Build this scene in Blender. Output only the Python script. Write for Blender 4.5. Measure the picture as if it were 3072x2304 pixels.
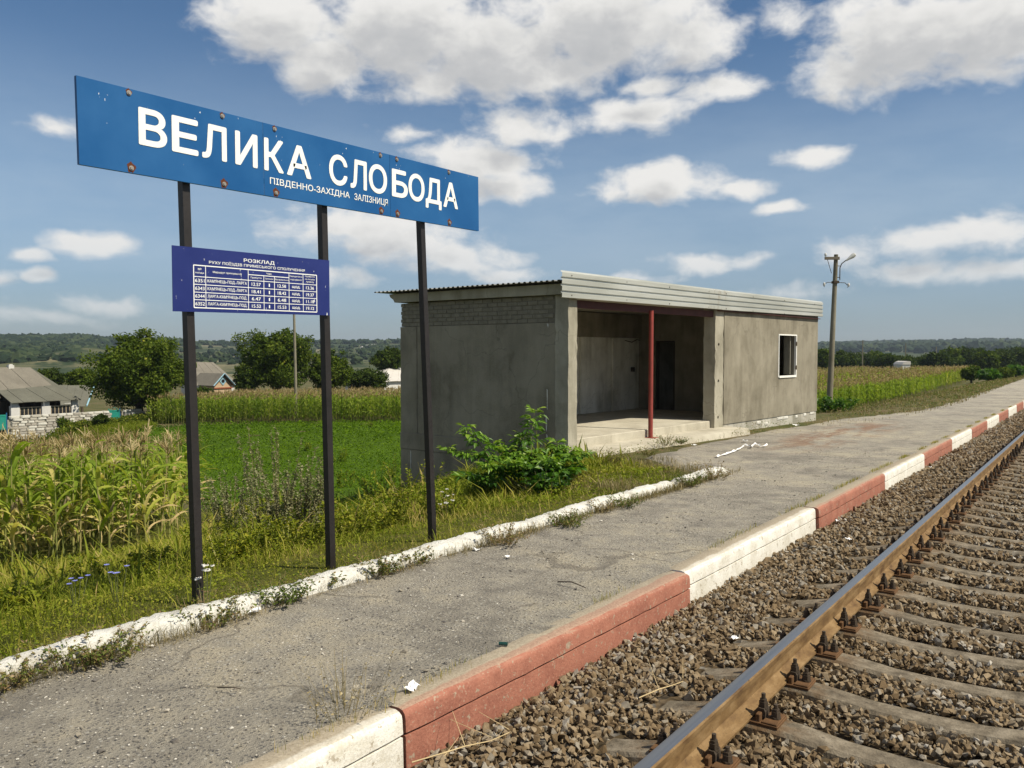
import bpy, bmesh, math, random
import numpy as np
from mathutils import Vector, Matrix, Quaternion

for _o in list(bpy.data.objects): bpy.data.objects.remove(_o, do_unlink=True)
R = math.radians
random.seed(11)
rng = np.random.default_rng(11)
scn = bpy.context.scene
COL = scn.collection

# ------------------------------------------------------------------ camera
CAM_H = 1.72
FOC = 2483.0                      # focal length in pixels of the 3072 px wide photo
YAW, PITCH = R(35.54), -math.atan(96 / FOC)
cam = bpy.data.cameras.new('camera'); cam.sensor_width = 36.0; cam.lens = 36.0 * FOC / 3072.0
cam.clip_start = 0.05; cam.clip_end = 9000
camo = bpy.data.objects.new('camera', cam); COL.objects.link(camo)
camo.location = (0, 0, CAM_H); camo.rotation_euler = (math.pi / 2 + PITCH, 0, YAW)
scn.camera = camo

# ------------------------------------------------------------------ exposure
scn.view_settings.view_transform = 'Standard'; scn.view_settings.look = 'None'
scn.view_settings.gamma = 1.0; scn.view_settings.use_curve_mapping = False
scn.view_settings.exposure = 0.30
scn.render.engine = 'CYCLES'
scn.cycles.max_bounces = 6; scn.cycles.diffuse_bounces = 4; scn.cycles.glossy_bounces = 3; scn.cycles.transmission_bounces = 3; scn.cycles.volume_bounces = 0

# ------------------------------------------------------------------ sun
SUN_AZ = math.atan2(1.016, 0.16)   # clockwise from +Y (track direction)
SUN_EL = R(50)
SDIR = Vector((math.sin(SUN_AZ) * math.cos(SUN_EL), math.cos(SUN_AZ) * math.cos(SUN_EL), math.sin(SUN_EL)))
sun = bpy.data.lights.new('sun', 'SUN'); sun.energy = 5.0; sun.angle = R(0.5); sun.color = (1.0, 0.92, 0.76)
suno = bpy.data.objects.new('sun', sun); COL.objects.link(suno)
suno.rotation_euler = (-SDIR).to_track_quat('-Z', 'Y').to_euler(); suno.location = (40, 10, 60)

# ------------------------------------------------------------------ world: sky with cumulus
world = bpy.data.worlds.new('World'); scn.world = world; world.use_nodes = True
wt = world.node_tree; wt.nodes.clear()

def nd(t, typ, **kw):
    n = t.nodes.new(typ)
    for k, v in kw.items():
        if k == 'inp':
            for i, val in v.items():
                if hasattr(val, 'is_output'): t.links.new(val, n.inputs[i])
                else: n.inputs[i].default_value = val
        else: setattr(n, k, v)
    return n
def mth(t, op, a, b=None, c=None, clamp=False):
    n = t.nodes.new('ShaderNodeMath'); n.operation = op; n.use_clamp = clamp
    for i, val in enumerate((a, b, c)):
        if val is None: continue
        if hasattr(val, 'is_output'): t.links.new(val, n.inputs[i])
        else: n.inputs[i].default_value = val
    return n.outputs[0]
def vmth(t, op, a, b=None):
    n = t.nodes.new('ShaderNodeVectorMath'); n.operation = op
    for i, val in enumerate((a, b)):
        if val is None: continue
        if hasattr(val, 'is_output'): t.links.new(val, n.inputs[i])
        else: n.inputs[i].default_value = val
    return n.outputs['Value'] if op in ('LENGTH', 'DOT_PRODUCT') else n.outputs[0]
def mixc(t, f, a, b, blend='MIX'):
    n = t.nodes.new('ShaderNodeMix'); n.data_type = 'RGBA'; n.blend_type = blend
    for i, val in ((0, f), (6, a), (7, b)):
        if hasattr(val, 'is_output'): t.links.new(val, n.inputs[i])
        else: n.inputs[i].default_value = val if i == 0 or len(val) == 4 else (*val, 1)
    return n.outputs[2]
def ramp(t, f, stops, interp='LINEAR'):
    n = t.nodes.new('ShaderNodeValToRGB'); n.color_ramp.interpolation = interp
    e = n.color_ramp.elements
    while len(e) < len(stops): e.new(0.5)
    for i, (p, c) in enumerate(stops):
        e[i].position = p; e[i].color = (*c, 1) if len(c) == 3 else c
    t.links.new(f, n.inputs[0]); return n.outputs[0]
def srange(t, v, a, b, lo=0.0, hi=1.0):
    n = t.nodes.new('ShaderNodeMapRange'); n.interpolation_type = 'SMOOTHSTEP'
    t.links.new(v, n.inputs[0])
    for i, x in ((1, a), (2, b), (3, lo), (4, hi)): n.inputs[i].default_value = x
    return n.outputs[0]

FW = np.array([-math.sin(YAW) * math.cos(PITCH), math.cos(YAW) * math.cos(PITCH), math.sin(PITCH)])
RT = np.array([math.cos(YAW), math.sin(YAW), 0.0]); UP = np.cross(RT, FW)
CPOS = np.array([0, 0, CAM_H])
def pray(u, v): return FW + RT * (u - 1536) / FOC - UP * (v - 1152) / FOC
def azel(u, v):
    d = pray(u, v); d = d / np.linalg.norm(d); return math.atan2(d[0], d[1]), math.asin(d[2])

# clouds seen that day: (x, y, half width, half height, weight) measured on a 2212 px wide print
CLOUDS = [(600, 50, 170, 105, 1.0), (700, 130, 130, 85, 1.0), (880, 70, 260, 150, 1.1), (1060, 110, 240, 120, 1.1),
          (930, 180, 100, 50, .8), (1180, 150, 200, 70, .9), (1300, 50, 300, 130, 1.1), (1480, 80, 140, 90, .9),
          (1960, 70, 260, 140, 1.1), (2140, 50, 260, 140, 1.1), (1830, 165, 140, 60, .8), (1690, 30, 60, 50, .5),
          (1560, 188, 110, 42, .9), (1420, 175, 80, 32, .7), (1370, 240, 140, 48, .9), (1440, 228, 70, 32, .8),
          (1120, 275, 130, 52, .75), (1040, 350, 150, 65, 1.0), (1085, 395, 110, 55, .8), (980, 330, 80, 40, .8), (880, 285, 70, 20, .5),
          (790, 495, 210, 64, .85), (880, 530, 180, 64, .85), (985, 560, 160, 48, .8), (1090, 590, 90, 24, .7),
          (1430, 395, 170, 50, 1.0), (1440, 370, 70, 36, .9), (1600, 402, 85, 26, .8), (1335, 412, 70, 26, .75),
          (1755, 332, 88, 30, .95), (1695, 443, 66, 22, .9), (1530, 562, 125, 28, .9), (1390, 600, 70, 15, .5),
          (195, 527, 100, 36, .95), (70, 547, 58, 22, .85), (95, 598, 42, 17, .8), (10, 605, 46, 24, .8), (230, 658, 150, 24, .6),
          (2120, 505, 190, 54, .8), (2010, 525, 180, 42, .72), (2140, 590, 180, 32, .7), (1960, 590, 160, 28, .65), (1830, 560, 90, 40, .45),
          (110, 270, 60, 22, .4), (700, 600, 130, 26, .5), (560, 640, 120, 20, .45), (1700, 630, 120, 20, .4), (90, 690, 170, 20, .5)]
grp = bpy.data.node_groups.new('cloud_density', 'ShaderNodeTree')
grp.interface.new_socket('P', in_out='INPUT', socket_type='NodeSocketVector')
grp.interface.new_socket('D', in_out='OUTPUT', socket_type='NodeSocketFloat')
gi = grp.nodes.new('NodeGroupInput'); go = grp.nodes.new('NodeGroupOutput')
gp = gi.outputs[0]
nz1 = nd(grp, 'ShaderNodeTexNoise', inp={0: vmth(grp, 'MULTIPLY', gp, (9, 12, 1)), 2: 1.0, 3: 3.0, 4: 0.55})
warp = vmth(grp, 'SUBTRACT', nz1.outputs['Color'], (.5, .5, .5))
pw = vmth(grp, 'ADD', gp, vmth(grp, 'MULTIPLY', warp, (.055, .034, 0)))
field = None
for (x, y, rx, ry, w) in CLOUDS:
    a0, e0 = azel(x * 1.3888, y * 1.3888)
    a1, _ = azel((x + rx) * 1.3888, y * 1.3888); _, e1 = azel(x * 1.3888, (y - ry) * 1.3888)
    ra, re = abs(a1 - a0), abs(e1 - e0)
    qn = grp.nodes.new('ShaderNodeVectorMath'); qn.operation = 'MULTIPLY_ADD'; grp.links.new(pw, qn.inputs[0])
    qn.inputs[1].default_value = (1 / ra, 1 / re, 0); qn.inputs[2].default_value = (-a0 / ra, -e0 / re, 0); q = qn.outputs[0]
    b = mth(grp, 'MULTIPLY_ADD', vmth(grp, 'LENGTH', q), -w, w)
    field = b if field is None else mth(grp, 'SMOOTH_MAX', field, b, 0.10)
# beyond the clouds charted above unseen cumulus carries on, cover raised to whiten the fill light
sp = nd(grp, 'ShaderNodeSeparateXYZ', inp={0: gp})
cov = nd(grp, 'ShaderNodeTexNoise', inp={0: vmth(grp, 'MULTIPLY', gp, (4.0, 7.0, 1)), 2: 1.0, 3: 2.0, 4: 0.5}).outputs[0]
cov = mth(grp, 'MULTIPLY_ADD', cov, 4.0, -2.0)
dAz = mth(grp, 'ABSOLUTE', mth(grp, 'ADD', sp.outputs[0], YAW))
out = mth(grp, 'MAXIMUM', srange(grp, dAz, .58, .70), srange(grp, sp.outputs[1], .40, .50))
cov = mth(grp, 'MULTIPLY_ADD', mth(grp, 'SUBTRACT', 1.0, out), -4.0, cov)
field = mth(grp, 'MAXIMUM', field, cov)
fine = nd(grp, 'ShaderNodeTexNoise', inp={0: vmth(grp, 'MULTIPLY', pw, (26, 40, 1)), 2: 1.0, 3: 7.0, 4: 0.55})
den = mth(grp, 'ADD', field, mth(grp, 'MULTIPLY_ADD', fine.outputs[0], 1.35, -0.73))
grp.links.new(den, go.inputs[0])

tc = nd(wt, 'ShaderNodeTexCoord'); sx = nd(wt, 'ShaderNodeSeparateXYZ', inp={0: tc.outputs['Generated']})
az = mth(wt, 'ARCTAN2', sx.outputs[0], sx.outputs[1]); el = mth(wt, 'ARCSINE', sx.outputs[2])
P0 = nd(wt, 'ShaderNodeCombineXYZ', inp={0: az, 1: el}).outputs[0]
sky = nd(wt, 'ShaderNodeTexSky', sky_type='NISHITA', sun_disc=False, sun_elevation=SUN_EL, sun_rotation=SUN_AZ,
         altitude=150, air_density=1.0, dust_density=0.35, ozone_density=2.5)
SKY_K = 0.064
skyc = mixc(wt, 1.0, sky.outputs[0], (SKY_K * .84, SKY_K * 1.02, SKY_K * 1.12), 'MULTIPLY')
skyc = mixc(wt, 1.0, skyc, mixc(wt, srange(wt, el, -.02, .22), (.73, .675, .79), (.95, .98, 1)), 'MULTIPLY')   # sky colour graded darker towards the horizon
veil = mth(wt, 'MULTIPLY', srange(wt, el, .37, .14, 0, .27), srange(wt, el, 0, .14, .25, 1))      # thin high veil
vn = nd(wt, 'ShaderNodeTexNoise', inp={0: vmth(wt, 'MULTIPLY', P0, (5, 16, 1)), 2: 1.0, 3: 5.0, 4: .55}).outputs[0]
veil = mth(wt, 'MULTIPLY', veil, srange(wt, vn, .25, .75, .75, 1.45))
skyc = mixc(wt, veil, skyc, (.51, .575, .625))
def cloud_bg(d1, d2):
    alpha = srange(wt, d1, -.16, 0.52)
    cloud_shade = srange(wt, mth(wt, 'MULTIPLY_ADD', d2, .72, mth(wt, 'MULTIPLY', d1, .28)), 0.0, 1.15)
    ccol = ramp(wt, cloud_shade, [(0.0, (.70, .69, .67)), (.25, (.61, .605, .59)), (.6, (.475, .477, .48)), (1.0, (.40, .408, .42))])  # lit tops and shaded bases put into the cloud colour by offset density
    hz = srange(wt, el, 0.0, 0.16, 0.5, 1.0)                   # clouds low in the sky are seen through more air
    ccol2 = mixc(wt, mth(wt, 'SUBTRACT', 1.0, hz), ccol, skyc)
    skymix = mixc(wt, mth(wt, 'MULTIPLY', alpha, srange(wt, el, -.01, .05, .2, 1)), skyc, ccol2)
    return nd(wt, 'ShaderNodeBackground', inp={0: skymix, 1: 1.0}).outputs[0]
g1 = wt.nodes.new('ShaderNodeGroup'); g1.node_tree = grp; wt.links.new(P0, g1.inputs[0])
g2 = wt.nodes.new('ShaderNodeGroup'); g2.node_tree = grp
wt.links.new(vmth(wt, 'ADD', P0, (.014, .030, 0)), g2.inputs[0])
# the rest of the sky: broken cumulus without charted clouds, cover raised to whiten the fill (cheaper to evaluate)
cv = nd(wt, 'ShaderNodeTexNoise', inp={0: vmth(wt, 'MULTIPLY', P0, (4.0, 7.0, 1)), 2: 1.0, 3: 2.0, 4: 0.5}).outputs[0]
fn = nd(wt, 'ShaderNodeTexNoise', inp={0: vmth(wt, 'MULTIPLY', P0, (26, 40, 1)), 2: 1.0, 3: 4.0, 4: 0.62}).outputs[0]
dc = mth(wt, 'ADD', mth(wt, 'MULTIPLY_ADD', cv, 4.0, -2.0), mth(wt, 'MULTIPLY_ADD', fn, 1.5, -0.80))
bg_far = cloud_bg(dc, mth(wt, 'ADD', dc, -.15)); bg_near = cloud_bg(g1.outputs[0], g2.outputs[0])
daz = mth(wt, 'ABSOLUTE', mth(wt, 'ADD', az, YAW))
reg = mth(wt, 'MULTIPLY', mth(wt, 'MULTIPLY', mth(wt, 'LESS_THAN', daz, .72), mth(wt, 'LESS_THAN', el, .52)), mth(wt, 'GREATER_THAN', el, -.02))
wmix = nd(wt, 'ShaderNodeMixShader', inp={0: reg, 1: bg_far, 2: bg_near})
wo = nd(wt, 'ShaderNodeOutputWorld', inp={0: wmix.outputs[0]})

# ------------------------------------------------------------------ helpers: geometry
GR = 0.0105                        # the line falls gently away from the camera
def sst(a, b, x):
    t = np.clip((np.asarray(x, float) - a) / (b - a), 0, 1); return t * t * (3 - 2 * t)
def ground(x, y):
    x = np.asarray(x, float); y = np.asarray(y, float)
    base = -GR * np.clip(y, -60, 130)
    b = sst(9.5, 12.5, y) * (1 - .5 * sst(27, 33, y))
    dxe = np.maximum(-(x + 5.0) - 3.3 * b, 0) * (1 + .75 * b * (1 - sst(26, 34, y)))
    off = np.interp(dxe, [0, 1, 3, 7.7, 12, 30, 60, 80, 150, 400, 6000], [-.07, -.16, -.55, -1.5, -2.1, -2.9, -3.6, -4.6, -6, -8, -8])
    off = off * (1 - .35 * sst(45, 110, y) * (1 - sst(40, 140, -x)))
    offr = np.interp(x, [-5, -4.9, -3.0, -2.85, 2.5, 4.5, 6000], [-.07, -.16, -.16, -.6, -.6, -1.2, -1.2])
    bump = .05 * np.sin(x * 1.3 + .7 * y) * np.sin(y * 1.1 - .4 * x) * sst(.5, 4, dxe) * (1 - sst(40, 120, dxe))
    return base + np.where(x < -5, off, offr) + bump
def G(x, y): return float(ground(x, y))
def march(u, v):                    # where a sight line of the survey meets the ground
    d = pray(u, v); ts = np.concatenate([np.arange(1, 100, .04), np.arange(100, 2500, 1)])
    P = CPOS + ts[:, None] * d; h = P[:, 2] - ground(P[:, 0], P[:, 1]); return P[int(np.argmax(h < 0))]
def project(P):
    q = np.asarray(P) - CPOS; w = q @ FW
    w = np.where(np.abs(w) < 1e-6, 1e-6, w)
    return 1536 + FOC * (q @ RT) / w, 1152 - FOC * (q @ UP) / w, w
def inview(P, m=500):
    u, v, w = project(P); return (w > .3) & (u > -m) & (u < 3072 + m) & (v > -m) & (v < 2304 + m)

def mesh_np(name, V, F, mats=(), mi=None, rnd=None, smooth=False):
    """V (n,3); F list of arrays (m,k)"""
    me = bpy.data.meshes.new(name)
    V = np.ascontiguousarray(V, np.float32)
    me.vertices.add(len(V)); me.vertices.foreach_set('co', V.ravel())
    fl = [np.asarray(f, np.int32) for f in F if len(f)]
    nl = sum(f.size for f in fl); npoly = sum(len(f) for f in fl)
    me.loops.add(nl); me.polygons.add(npoly)
    me.loops.foreach_set('vertex_index', np.concatenate([f.ravel() for f in fl]))
    st = np.concatenate([np.full(len(f), f.shape[1]) for f in fl]); st = np.concatenate([[0], np.cumsum(st)[:-1]]).astype(np.int32)
    me.polygons.foreach_set('loop_start', st)
    for m in mats: me.materials.append(m)
    if mi is not None: me.polygons.foreach_set('material_index', np.asarray(mi, np.int32))
    if rnd is not None:
        at = me.attributes.new('rnd', 'FLOAT', 'POINT'); at.data.foreach_set('value', np.asarray(rnd, np.float32))
    me.update(calc_edges=True)
    me.polygons.foreach_set('use_smooth', np.full(npoly, bool(smooth)))
    return me

def scatter(name, temps, P, M, mats, rnd=None, pick=None, smooth=False):
    """join transformed copies of small templates. temps: list of (V, F(k uniform), matidx); M (n,3,3)"""
    P = np.asarray(P, float); n = len(P)
    if rnd is None: rnd = rng.random(n)
    if pick is None: pick = rng.integers(0, len(temps), n)
    VV, FF, MI, RR = [], {}, {}, []
    off = 0
    for ti, t in enumerate(temps):
        V, F, mi = t
        idx = np.where(pick == ti)[0]
        if not len(idx): continue
        v = np.einsum('nij,vj->nvi', M[idx], V) + P[idx][:, None, :]
        nv = len(V); VV.append(v.reshape(-1, 3)); RR.append(np.repeat(rnd[idx], nv))
        base = off + np.arange(len(idx)) * nv
        F = np.asarray(F); f = (base[:, None, None] + F[None]).reshape(-1, F.shape[1])
        FF.setdefault(F.shape[1], []).append(f)
        MI.setdefault(F.shape[1], []).append(np.full(len(f), mi) if np.isscalar(mi) else np.tile(mi, len(idx)))
        off += len(idx) * nv
    ks = sorted(FF); F = [np.concatenate(FF[k]) for k in ks]; mi = np.concatenate([np.concatenate(MI[k]) for k in ks])
    return mesh_np(name, np.concatenate(VV), F, mats, mi, np.concatenate(RR), smooth)

def rotz(a):
    a = np.asarray(a, float); c, s = np.cos(a), np.sin(a); o = np.zeros_like(a); i = o + 1
    return np.stack([np.stack([c, -s, o], -1), np.stack([s, c, o], -1), np.stack([o, o, i], -1)], -2)
def rotx(a):
    a = np.asarray(a, float); c, s = np.cos(a), np.sin(a); o = np.zeros_like(a); i = o + 1
    return np.stack([np.stack([i, o, o], -1), np.stack([o, c, -s], -1), np.stack([o, s, c], -1)], -2)
def randrot(n):
    q = rng.normal(size=(n, 4)); q /= np.linalg.norm(q, axis=1)[:, None]; w, x, y, z = q.T
    return np.stack([np.stack([1 - 2 * (y * y + z * z), 2 * (x * y - z * w), 2 * (x * z + y * w)], -1),
                     np.stack([2 * (x * y + z * w), 1 - 2 * (x * x + z * z), 2 * (y * z - x * w)], -1),
                     np.stack([2 * (x * z - y * w), 2 * (y * z + x * w), 1 - 2 * (x * x + y * y)], -1)], -2)

class MB:
    """collects boxes, prisms and tubes into one mesh"""
    def __init__(s): s.V = []; s.F = {}; s.n = 0; s.M = {}
    def add(s, V, F, mi=0):
        V = np.asarray(V, float)
        for f in F:
            s.F.setdefault(len(f), []).append([i + s.n for i in f]); s.M.setdefault(len(f), []).append(mi)
        s.V.append(V); s.n += len(V); return s
    def box(s, x0, x1, y0, y1, z0, z1, mi=0, ch=0.0):
        if ch <= 0:
            V = [(x0, y0, z0), (x1, y0, z0), (x1, y1, z0), (x0, y1, z0), (x0, y0, z1), (x1, y0, z1), (x1, y1, z1), (x0, y1, z1)]
            F = [(3, 2, 1, 0), (4, 5, 6, 7), (0, 1, 5, 4), (1, 2, 6, 5), (2, 3, 7, 6), (3, 0, 4, 7)]
            return s.add(V, F, mi)
        bm = bmesh.new(); bmesh.ops.create_cube(bm, size=1)
        for v in bm.verts: v.co = Vector(((x0 + x1) / 2 + v.co.x * (x1 - x0), (y0 + y1) / 2 + v.co.y * (y1 - y0), (z0 + z1) / 2 + v.co.z * (z1 - z0)))
        bmesh.ops.bevel(bm, geom=bm.edges[:], offset=ch, segments=1, affect='EDGES')
        bm.verts.index_update(); s.add([v.co[:] for v in bm.verts], [[v.index for v in f.verts] for f in bm.faces], mi); bm.free(); return s
    def tube(s, pts, rad, n=8, mi=0, cap=True):
        pts = [Vector(p) for p in pts]
        if not hasattr(rad, '__len__'): rad = [rad] * len(pts)
        V = []; ref = None
        for i, p in enumerate(pts):
            t = (pts[min(i + 1, len(pts) - 1)] - pts[max(i - 1, 0)]).normalized()
            if ref is None: ref = Vector((1, 0, 0)) if abs(t.x) < .8 else Vector((0, 1, 0))
            u = (ref - t * ref.dot(t)).normalized(); w = t.cross(u); ref = u
            for k in range(n):
                a = 2 * math.pi * k / n; V.append(p + (u * math.cos(a) + w * math.sin(a)) * rad[i])
        F = [(i * n + k, i * n + (k + 1) % n, (i + 1) * n + (k + 1) % n, (i + 1) * n + k) for i in range(len(pts) - 1) for k in range(n)]
        if cap: F += [tuple(range(n))[::-1], tuple((len(pts) - 1) * n + k for k in range(n))]
        return s.add([v[:] for v in V], F, mi)
    def prism(s, prof, axis, a, b, mi=0):
        """prof: closed polygon of 2D points, extruded along axis 'x'/'y'/'z' from a to b"""
        n = len(prof)
        def mk(p, t): return {'x': (t, p[0], p[1]), 'y': (p[0], t, p[1]), 'z': (p[0], p[1], t)}[axis]
        V = [mk(p, a) for p in prof] + [mk(p, b) for p in prof]
        F = [(i, (i + 1) % n, n + (i + 1) % n, n + i) for i in range(n)] + [tuple(range(n))[::-1], tuple(n + i for i in range(n))]
        return s.add(V, F, mi)
    def map(s, fn): s.V = [np.array([fn(*p) for p in v]) for v in s.V]; return s
    def mesh(s, name, mats, smooth=False):
        ks = sorted(s.F)
        me = mesh_np(name, np.concatenate(s.V), [np.array(s.F[k]) for k in ks], mats if isinstance(mats, (list, tuple)) else [mats],
                     np.concatenate([s.M[k] for k in ks]), None, smooth)
        bm = bmesh.new(); bm.from_mesh(me); bmesh.ops.recalc_face_normals(bm, faces=bm.faces[:]); bm.to_mesh(me); bm.free()
        return me

def link(name, me, parent=None, loc=(0, 0, 0), rot=(0, 0, 0), scale=(1, 1, 1)):
    o = bpy.data.objects.new(name, me); COL.objects.link(o)
    o.location = loc; o.rotation_euler = rot; o.scale = scale
    if parent is not None: o.parent = parent
    return o
def part(name, mb, mats, parent, loc=(0, 0, 0), rot=(0, 0, 0), smooth=False, label=None):
    o = link(name, mb.mesh(name, mats, smooth) if isinstance(mb, MB) else mb, parent, loc, rot)
    if label: o['label'] = label
    return o
def tag(o, label, cat, group=None):
    o['label'] = label; o['category'] = cat
    if group: o['group'] = group
    return o
def thing(name, label, cat, loc=(0, 0, 0), rz=0.0, group=None):
    o = link(name, None, None, loc, (0, 0, rz)); o.empty_display_size = .1
    return tag(o, label, cat, group)
def struct(o): o['kind'] = 'structure'; return o
def stuff(o, label, cat=None):
    o['kind'] = 'stuff'; o['label'] = label
    if cat: o['category'] = cat
    return o
def shade_auto(me, ang=40):
    me.polygons.foreach_set('use_smooth', np.ones(len(me.polygons), bool))
    try: me.set_sharp_from_angle(angle=R(ang))
    except Exception: pass
    return me

# ------------------------------------------------------------------ helpers: materials
def mat(name, rough=.8, spec=.3, metal=0.0):
    m = bpy.data.materials.new(name); m.use_nodes = True; t = m.node_tree
    b = t.nodes['Principled BSDF']; b.inputs['Roughness'].default_value = rough; b.inputs['Metallic'].default_value = metal
    b.inputs['Specular IOR Level'].default_value = spec
    return m, t, b
def noise(t, scale, detail=5, rough=.55, vec=None, dist=0.0):
    n = nd(t, 'ShaderNodeTexNoise', inp={2: scale, 3: detail, 4: rough, 8: dist})
    if vec is not None: t.links.new(vec, n.inputs[0])
    return n.outputs[0]
def voro(t, scale, vec=None, feature='F1', out='Distance'):
    n = nd(t, 'ShaderNodeTexVoronoi', feature=feature); n.inputs['Scale'].default_value = scale
    if vec is not None: t.links.new(vec, n.inputs[0])
    return n.outputs[out]
def objco(t): return nd(t, 'ShaderNodeTexCoord').outputs['Object']
def wpos(t): return nd(t, 'ShaderNodeNewGeometry').outputs['Position']
def bump(t, b, h, strength=.4, dist=.01):
    n = nd(t, 'ShaderNodeBump', inp={0: strength, 1: dist, 2: h} if False else {})
    n.inputs['Strength'].default_value = strength; n.inputs['Distance'].default_value = dist
    t.links.new(h, n.inputs['Height']); t.links.new(n.outputs[0], b.inputs['Normal'])
def setc(t, b, c):
    if hasattr(c, 'is_output'): t.links.new(c, b.inputs['Base Color'])
    else: b.inputs['Base Color'].default_value = (*c, 1)

def simple(name, c, rough=.7, spec=.3, metal=0., var=.25, scale=6., bmp=0.0, bdist=.005, vec='obj'):
    """one colour with dirt and grain"""
    m, t, b = mat(name, rough, spec, metal); v = objco(t) if vec == 'obj' else wpos(t)
    n = noise(t, scale, 6, .6, v); n2 = noise(t, scale * 9, 3, .6, v)
    f = mth(t, 'MULTIPLY_ADD', n2, .4, mth(t, 'MULTIPLY', n, .6))
    lo = tuple(x * (1 - var) for x in c); hi = tuple(min(1, x * (1 + var)) for x in c)
    setc(t, b, ramp(t, f, [(.3, lo), (.7, hi)]))
    if bmp: bump(t, b, n2, bmp, bdist)
    return m
def leafmat(name, stops, trans=.3, rough=.6, spec=.10):
    """foliage: colour of each leaf from its own random number"""
    m, t, b = mat(name, rough, spec)
    a = nd(t, 'ShaderNodeAttribute', attribute_name='rnd').outputs['Fac']
    c = ramp(t, a, stops); setc(t, b, c)
    tr = nd(t, 'ShaderNodeBsdfTranslucent', inp={0: mixc(t, 1.0, c, (1.25, 1.35, .6), 'MULTIPLY')})
    mx = nd(t, 'ShaderNodeMixShader', inp={0: trans, 1: b.outputs[0], 2: tr.outputs[0]})
    t.links.new(mx.outputs[0], t.nodes['Material Output'].inputs[0]); return m
# ------------------------------------------------------------------ materials of the setting
def m_asphalt():
    m, t, b = mat('worn_asphalt', .9, .15); v = wpos(t)
    big = noise(t, .55, 5, .6, v); mid = noise(t, 3.2, 6, .65, v)
    c = ramp(t, mth(t, 'MULTIPLY_ADD', mid, .5, mth(t, 'MULTIPLY', big, .5)), [(.39, (.245, .222, .185)), (.5, (.372, .338, .278)), (.61, (.475, .418, .315))])
    st = nd(t, 'ShaderNodeMapping', inp={0: v, 1: (5.0 * .9, -20.5 * .16, 0), 3: (.9, .16, .3)}).outputs[0]
    near = srange(t, vmth(t, 'LENGTH', st), .35, 1.0, 1, 0); soil = mth(t, 'MULTIPLY', near, srange(t, noise(t, 1.3, 5, .65, nd(t, 'ShaderNodeMapping', inp={0: v, 3: (1.6, .5, 1)}).outputs[0]), .44, .58))
    c = mixc(t, mth(t, 'MULTIPLY', soil, .75), c, (.26, .135, .075))
    vd = voro(t, 44, v); vc = voro(t, 44, v, out='Color'); sep = nd(t, 'ShaderNodeSeparateColor', inp={0: vc})
    peb = mth(t, 'LESS_THAN', vd, .36)
    light = mth(t, 'MULTIPLY', peb, mth(t, 'GREATER_THAN', sep.outputs[0], .86)); dark = mth(t, 'MULTIPLY', peb, mth(t, 'LESS_THAN', sep.outputs[0], .40))
    c = mixc(t, mth(t, 'MULTIPLY', dark, .75), c, (.14, .135, .13)); c = mixc(t, mth(t, 'MULTIPLY', light, .8), c, (.58, .55, .48))
    vd2 = voro(t, 130, v); c = mixc(t, mth(t, 'MULTIPLY', srange(t, vd2, .0, .5, .45, 0), 1.0), c, (.15, .14, .125))
    wv_ = vmth(t, 'ADD', v, vmth(t, 'MULTIPLY', nd(t, 'ShaderNodeTexNoise', inp={0: v, 2: 1.7, 3: 4.0}).outputs['Color'], (.9, .9, 0)))
    crk = mth(t, 'MULTIPLY', srange(t, voro(t, .55, wv_, 'DISTANCE_TO_EDGE'), .004, .016, 1, 0), srange(t, big, .42, .56)); c = mixc(t, mth(t, 'MULTIPLY', crk, .5), c, (.13, .115, .095))
    setc(t, b, c); bump(t, b, mth(t, 'ADD', mth(t, 'MULTIPLY', vd, -.9), mth(t, 'ADD', mth(t, 'MULTIPLY', noise(t, 120, 4, .7, v), 1.6), mid)), 1.0, .016); return m
def m_ground():
    m, t, b = mat('soil_and_sward', .95, .1); v = wpos(t)
    a = noise(t, .35, 6, .62, v); c = noise(t, 5, 5, .65, v)
    col = ramp(t, mth(t, 'MULTIPLY_ADD', c, .45, mth(t, 'MULTIPLY', a, .55)), [(.35, (.045, .060, .018)), (.48, (.085, .085, .030)), (.58, (.135, .105, .058)), (.7, (.19, .150, .090))])
    setc(t, b, col); bump(t, b, noise(t, 25, 5, .7, v), .8, .03); return m
def m_ballast():
    m, t, b = mat('ballast_bed', .95, .1); v = wpos(t)
    vc = voro(t, 17, v, out='Color'); s = nd(t, 'ShaderNodeSeparateColor', inp={0: vc})
    setc(t, b, ramp(t, s.outputs[0], [(0, (.05, .038, .022)), (.5, (.085, .060, .034)), (.85, (.12, .095, .065)), (1, (.20, .185, .16))]))
    bump(t, b, voro(t, 17, v), 1.0, .05); return m
M_ASPH, M_GROUND, M_BAL = m_asphalt(), m_ground(), m_ballast()

# ------------------------------------------------------------------ ground: one sheet to the horizon
xs = np.unique(np.concatenate([-np.geomspace(40, 3400, 34), np.arange(-40, -14, 1.0), np.arange(-14, -2, .25), np.arange(-2, 8, .8), np.geomspace(8, 3400, 24)]))
ys = np.unique(np.concatenate([-np.geomspace(12, 3400, 24), np.arange(-12, 40, .5), np.arange(40, 140, 2.5), np.geomspace(140, 3400, 30)]))
XX, YY = np.meshgrid(xs, ys); ZZ = ground(XX, YY)
ii = np.arange(len(ys) - 1)[:, None] * len(xs) + np.arange(len(xs) - 1)[None]
FQ = np.stack([ii, ii + 1, ii + 1 + len(xs), ii + len(xs)], -1).reshape(-1, 4)
struct(link('ground', mesh_np('ground', np.stack([XX, YY, ZZ], -1).reshape(-1, 3), [FQ], [M_GROUND], smooth=True)))

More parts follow.
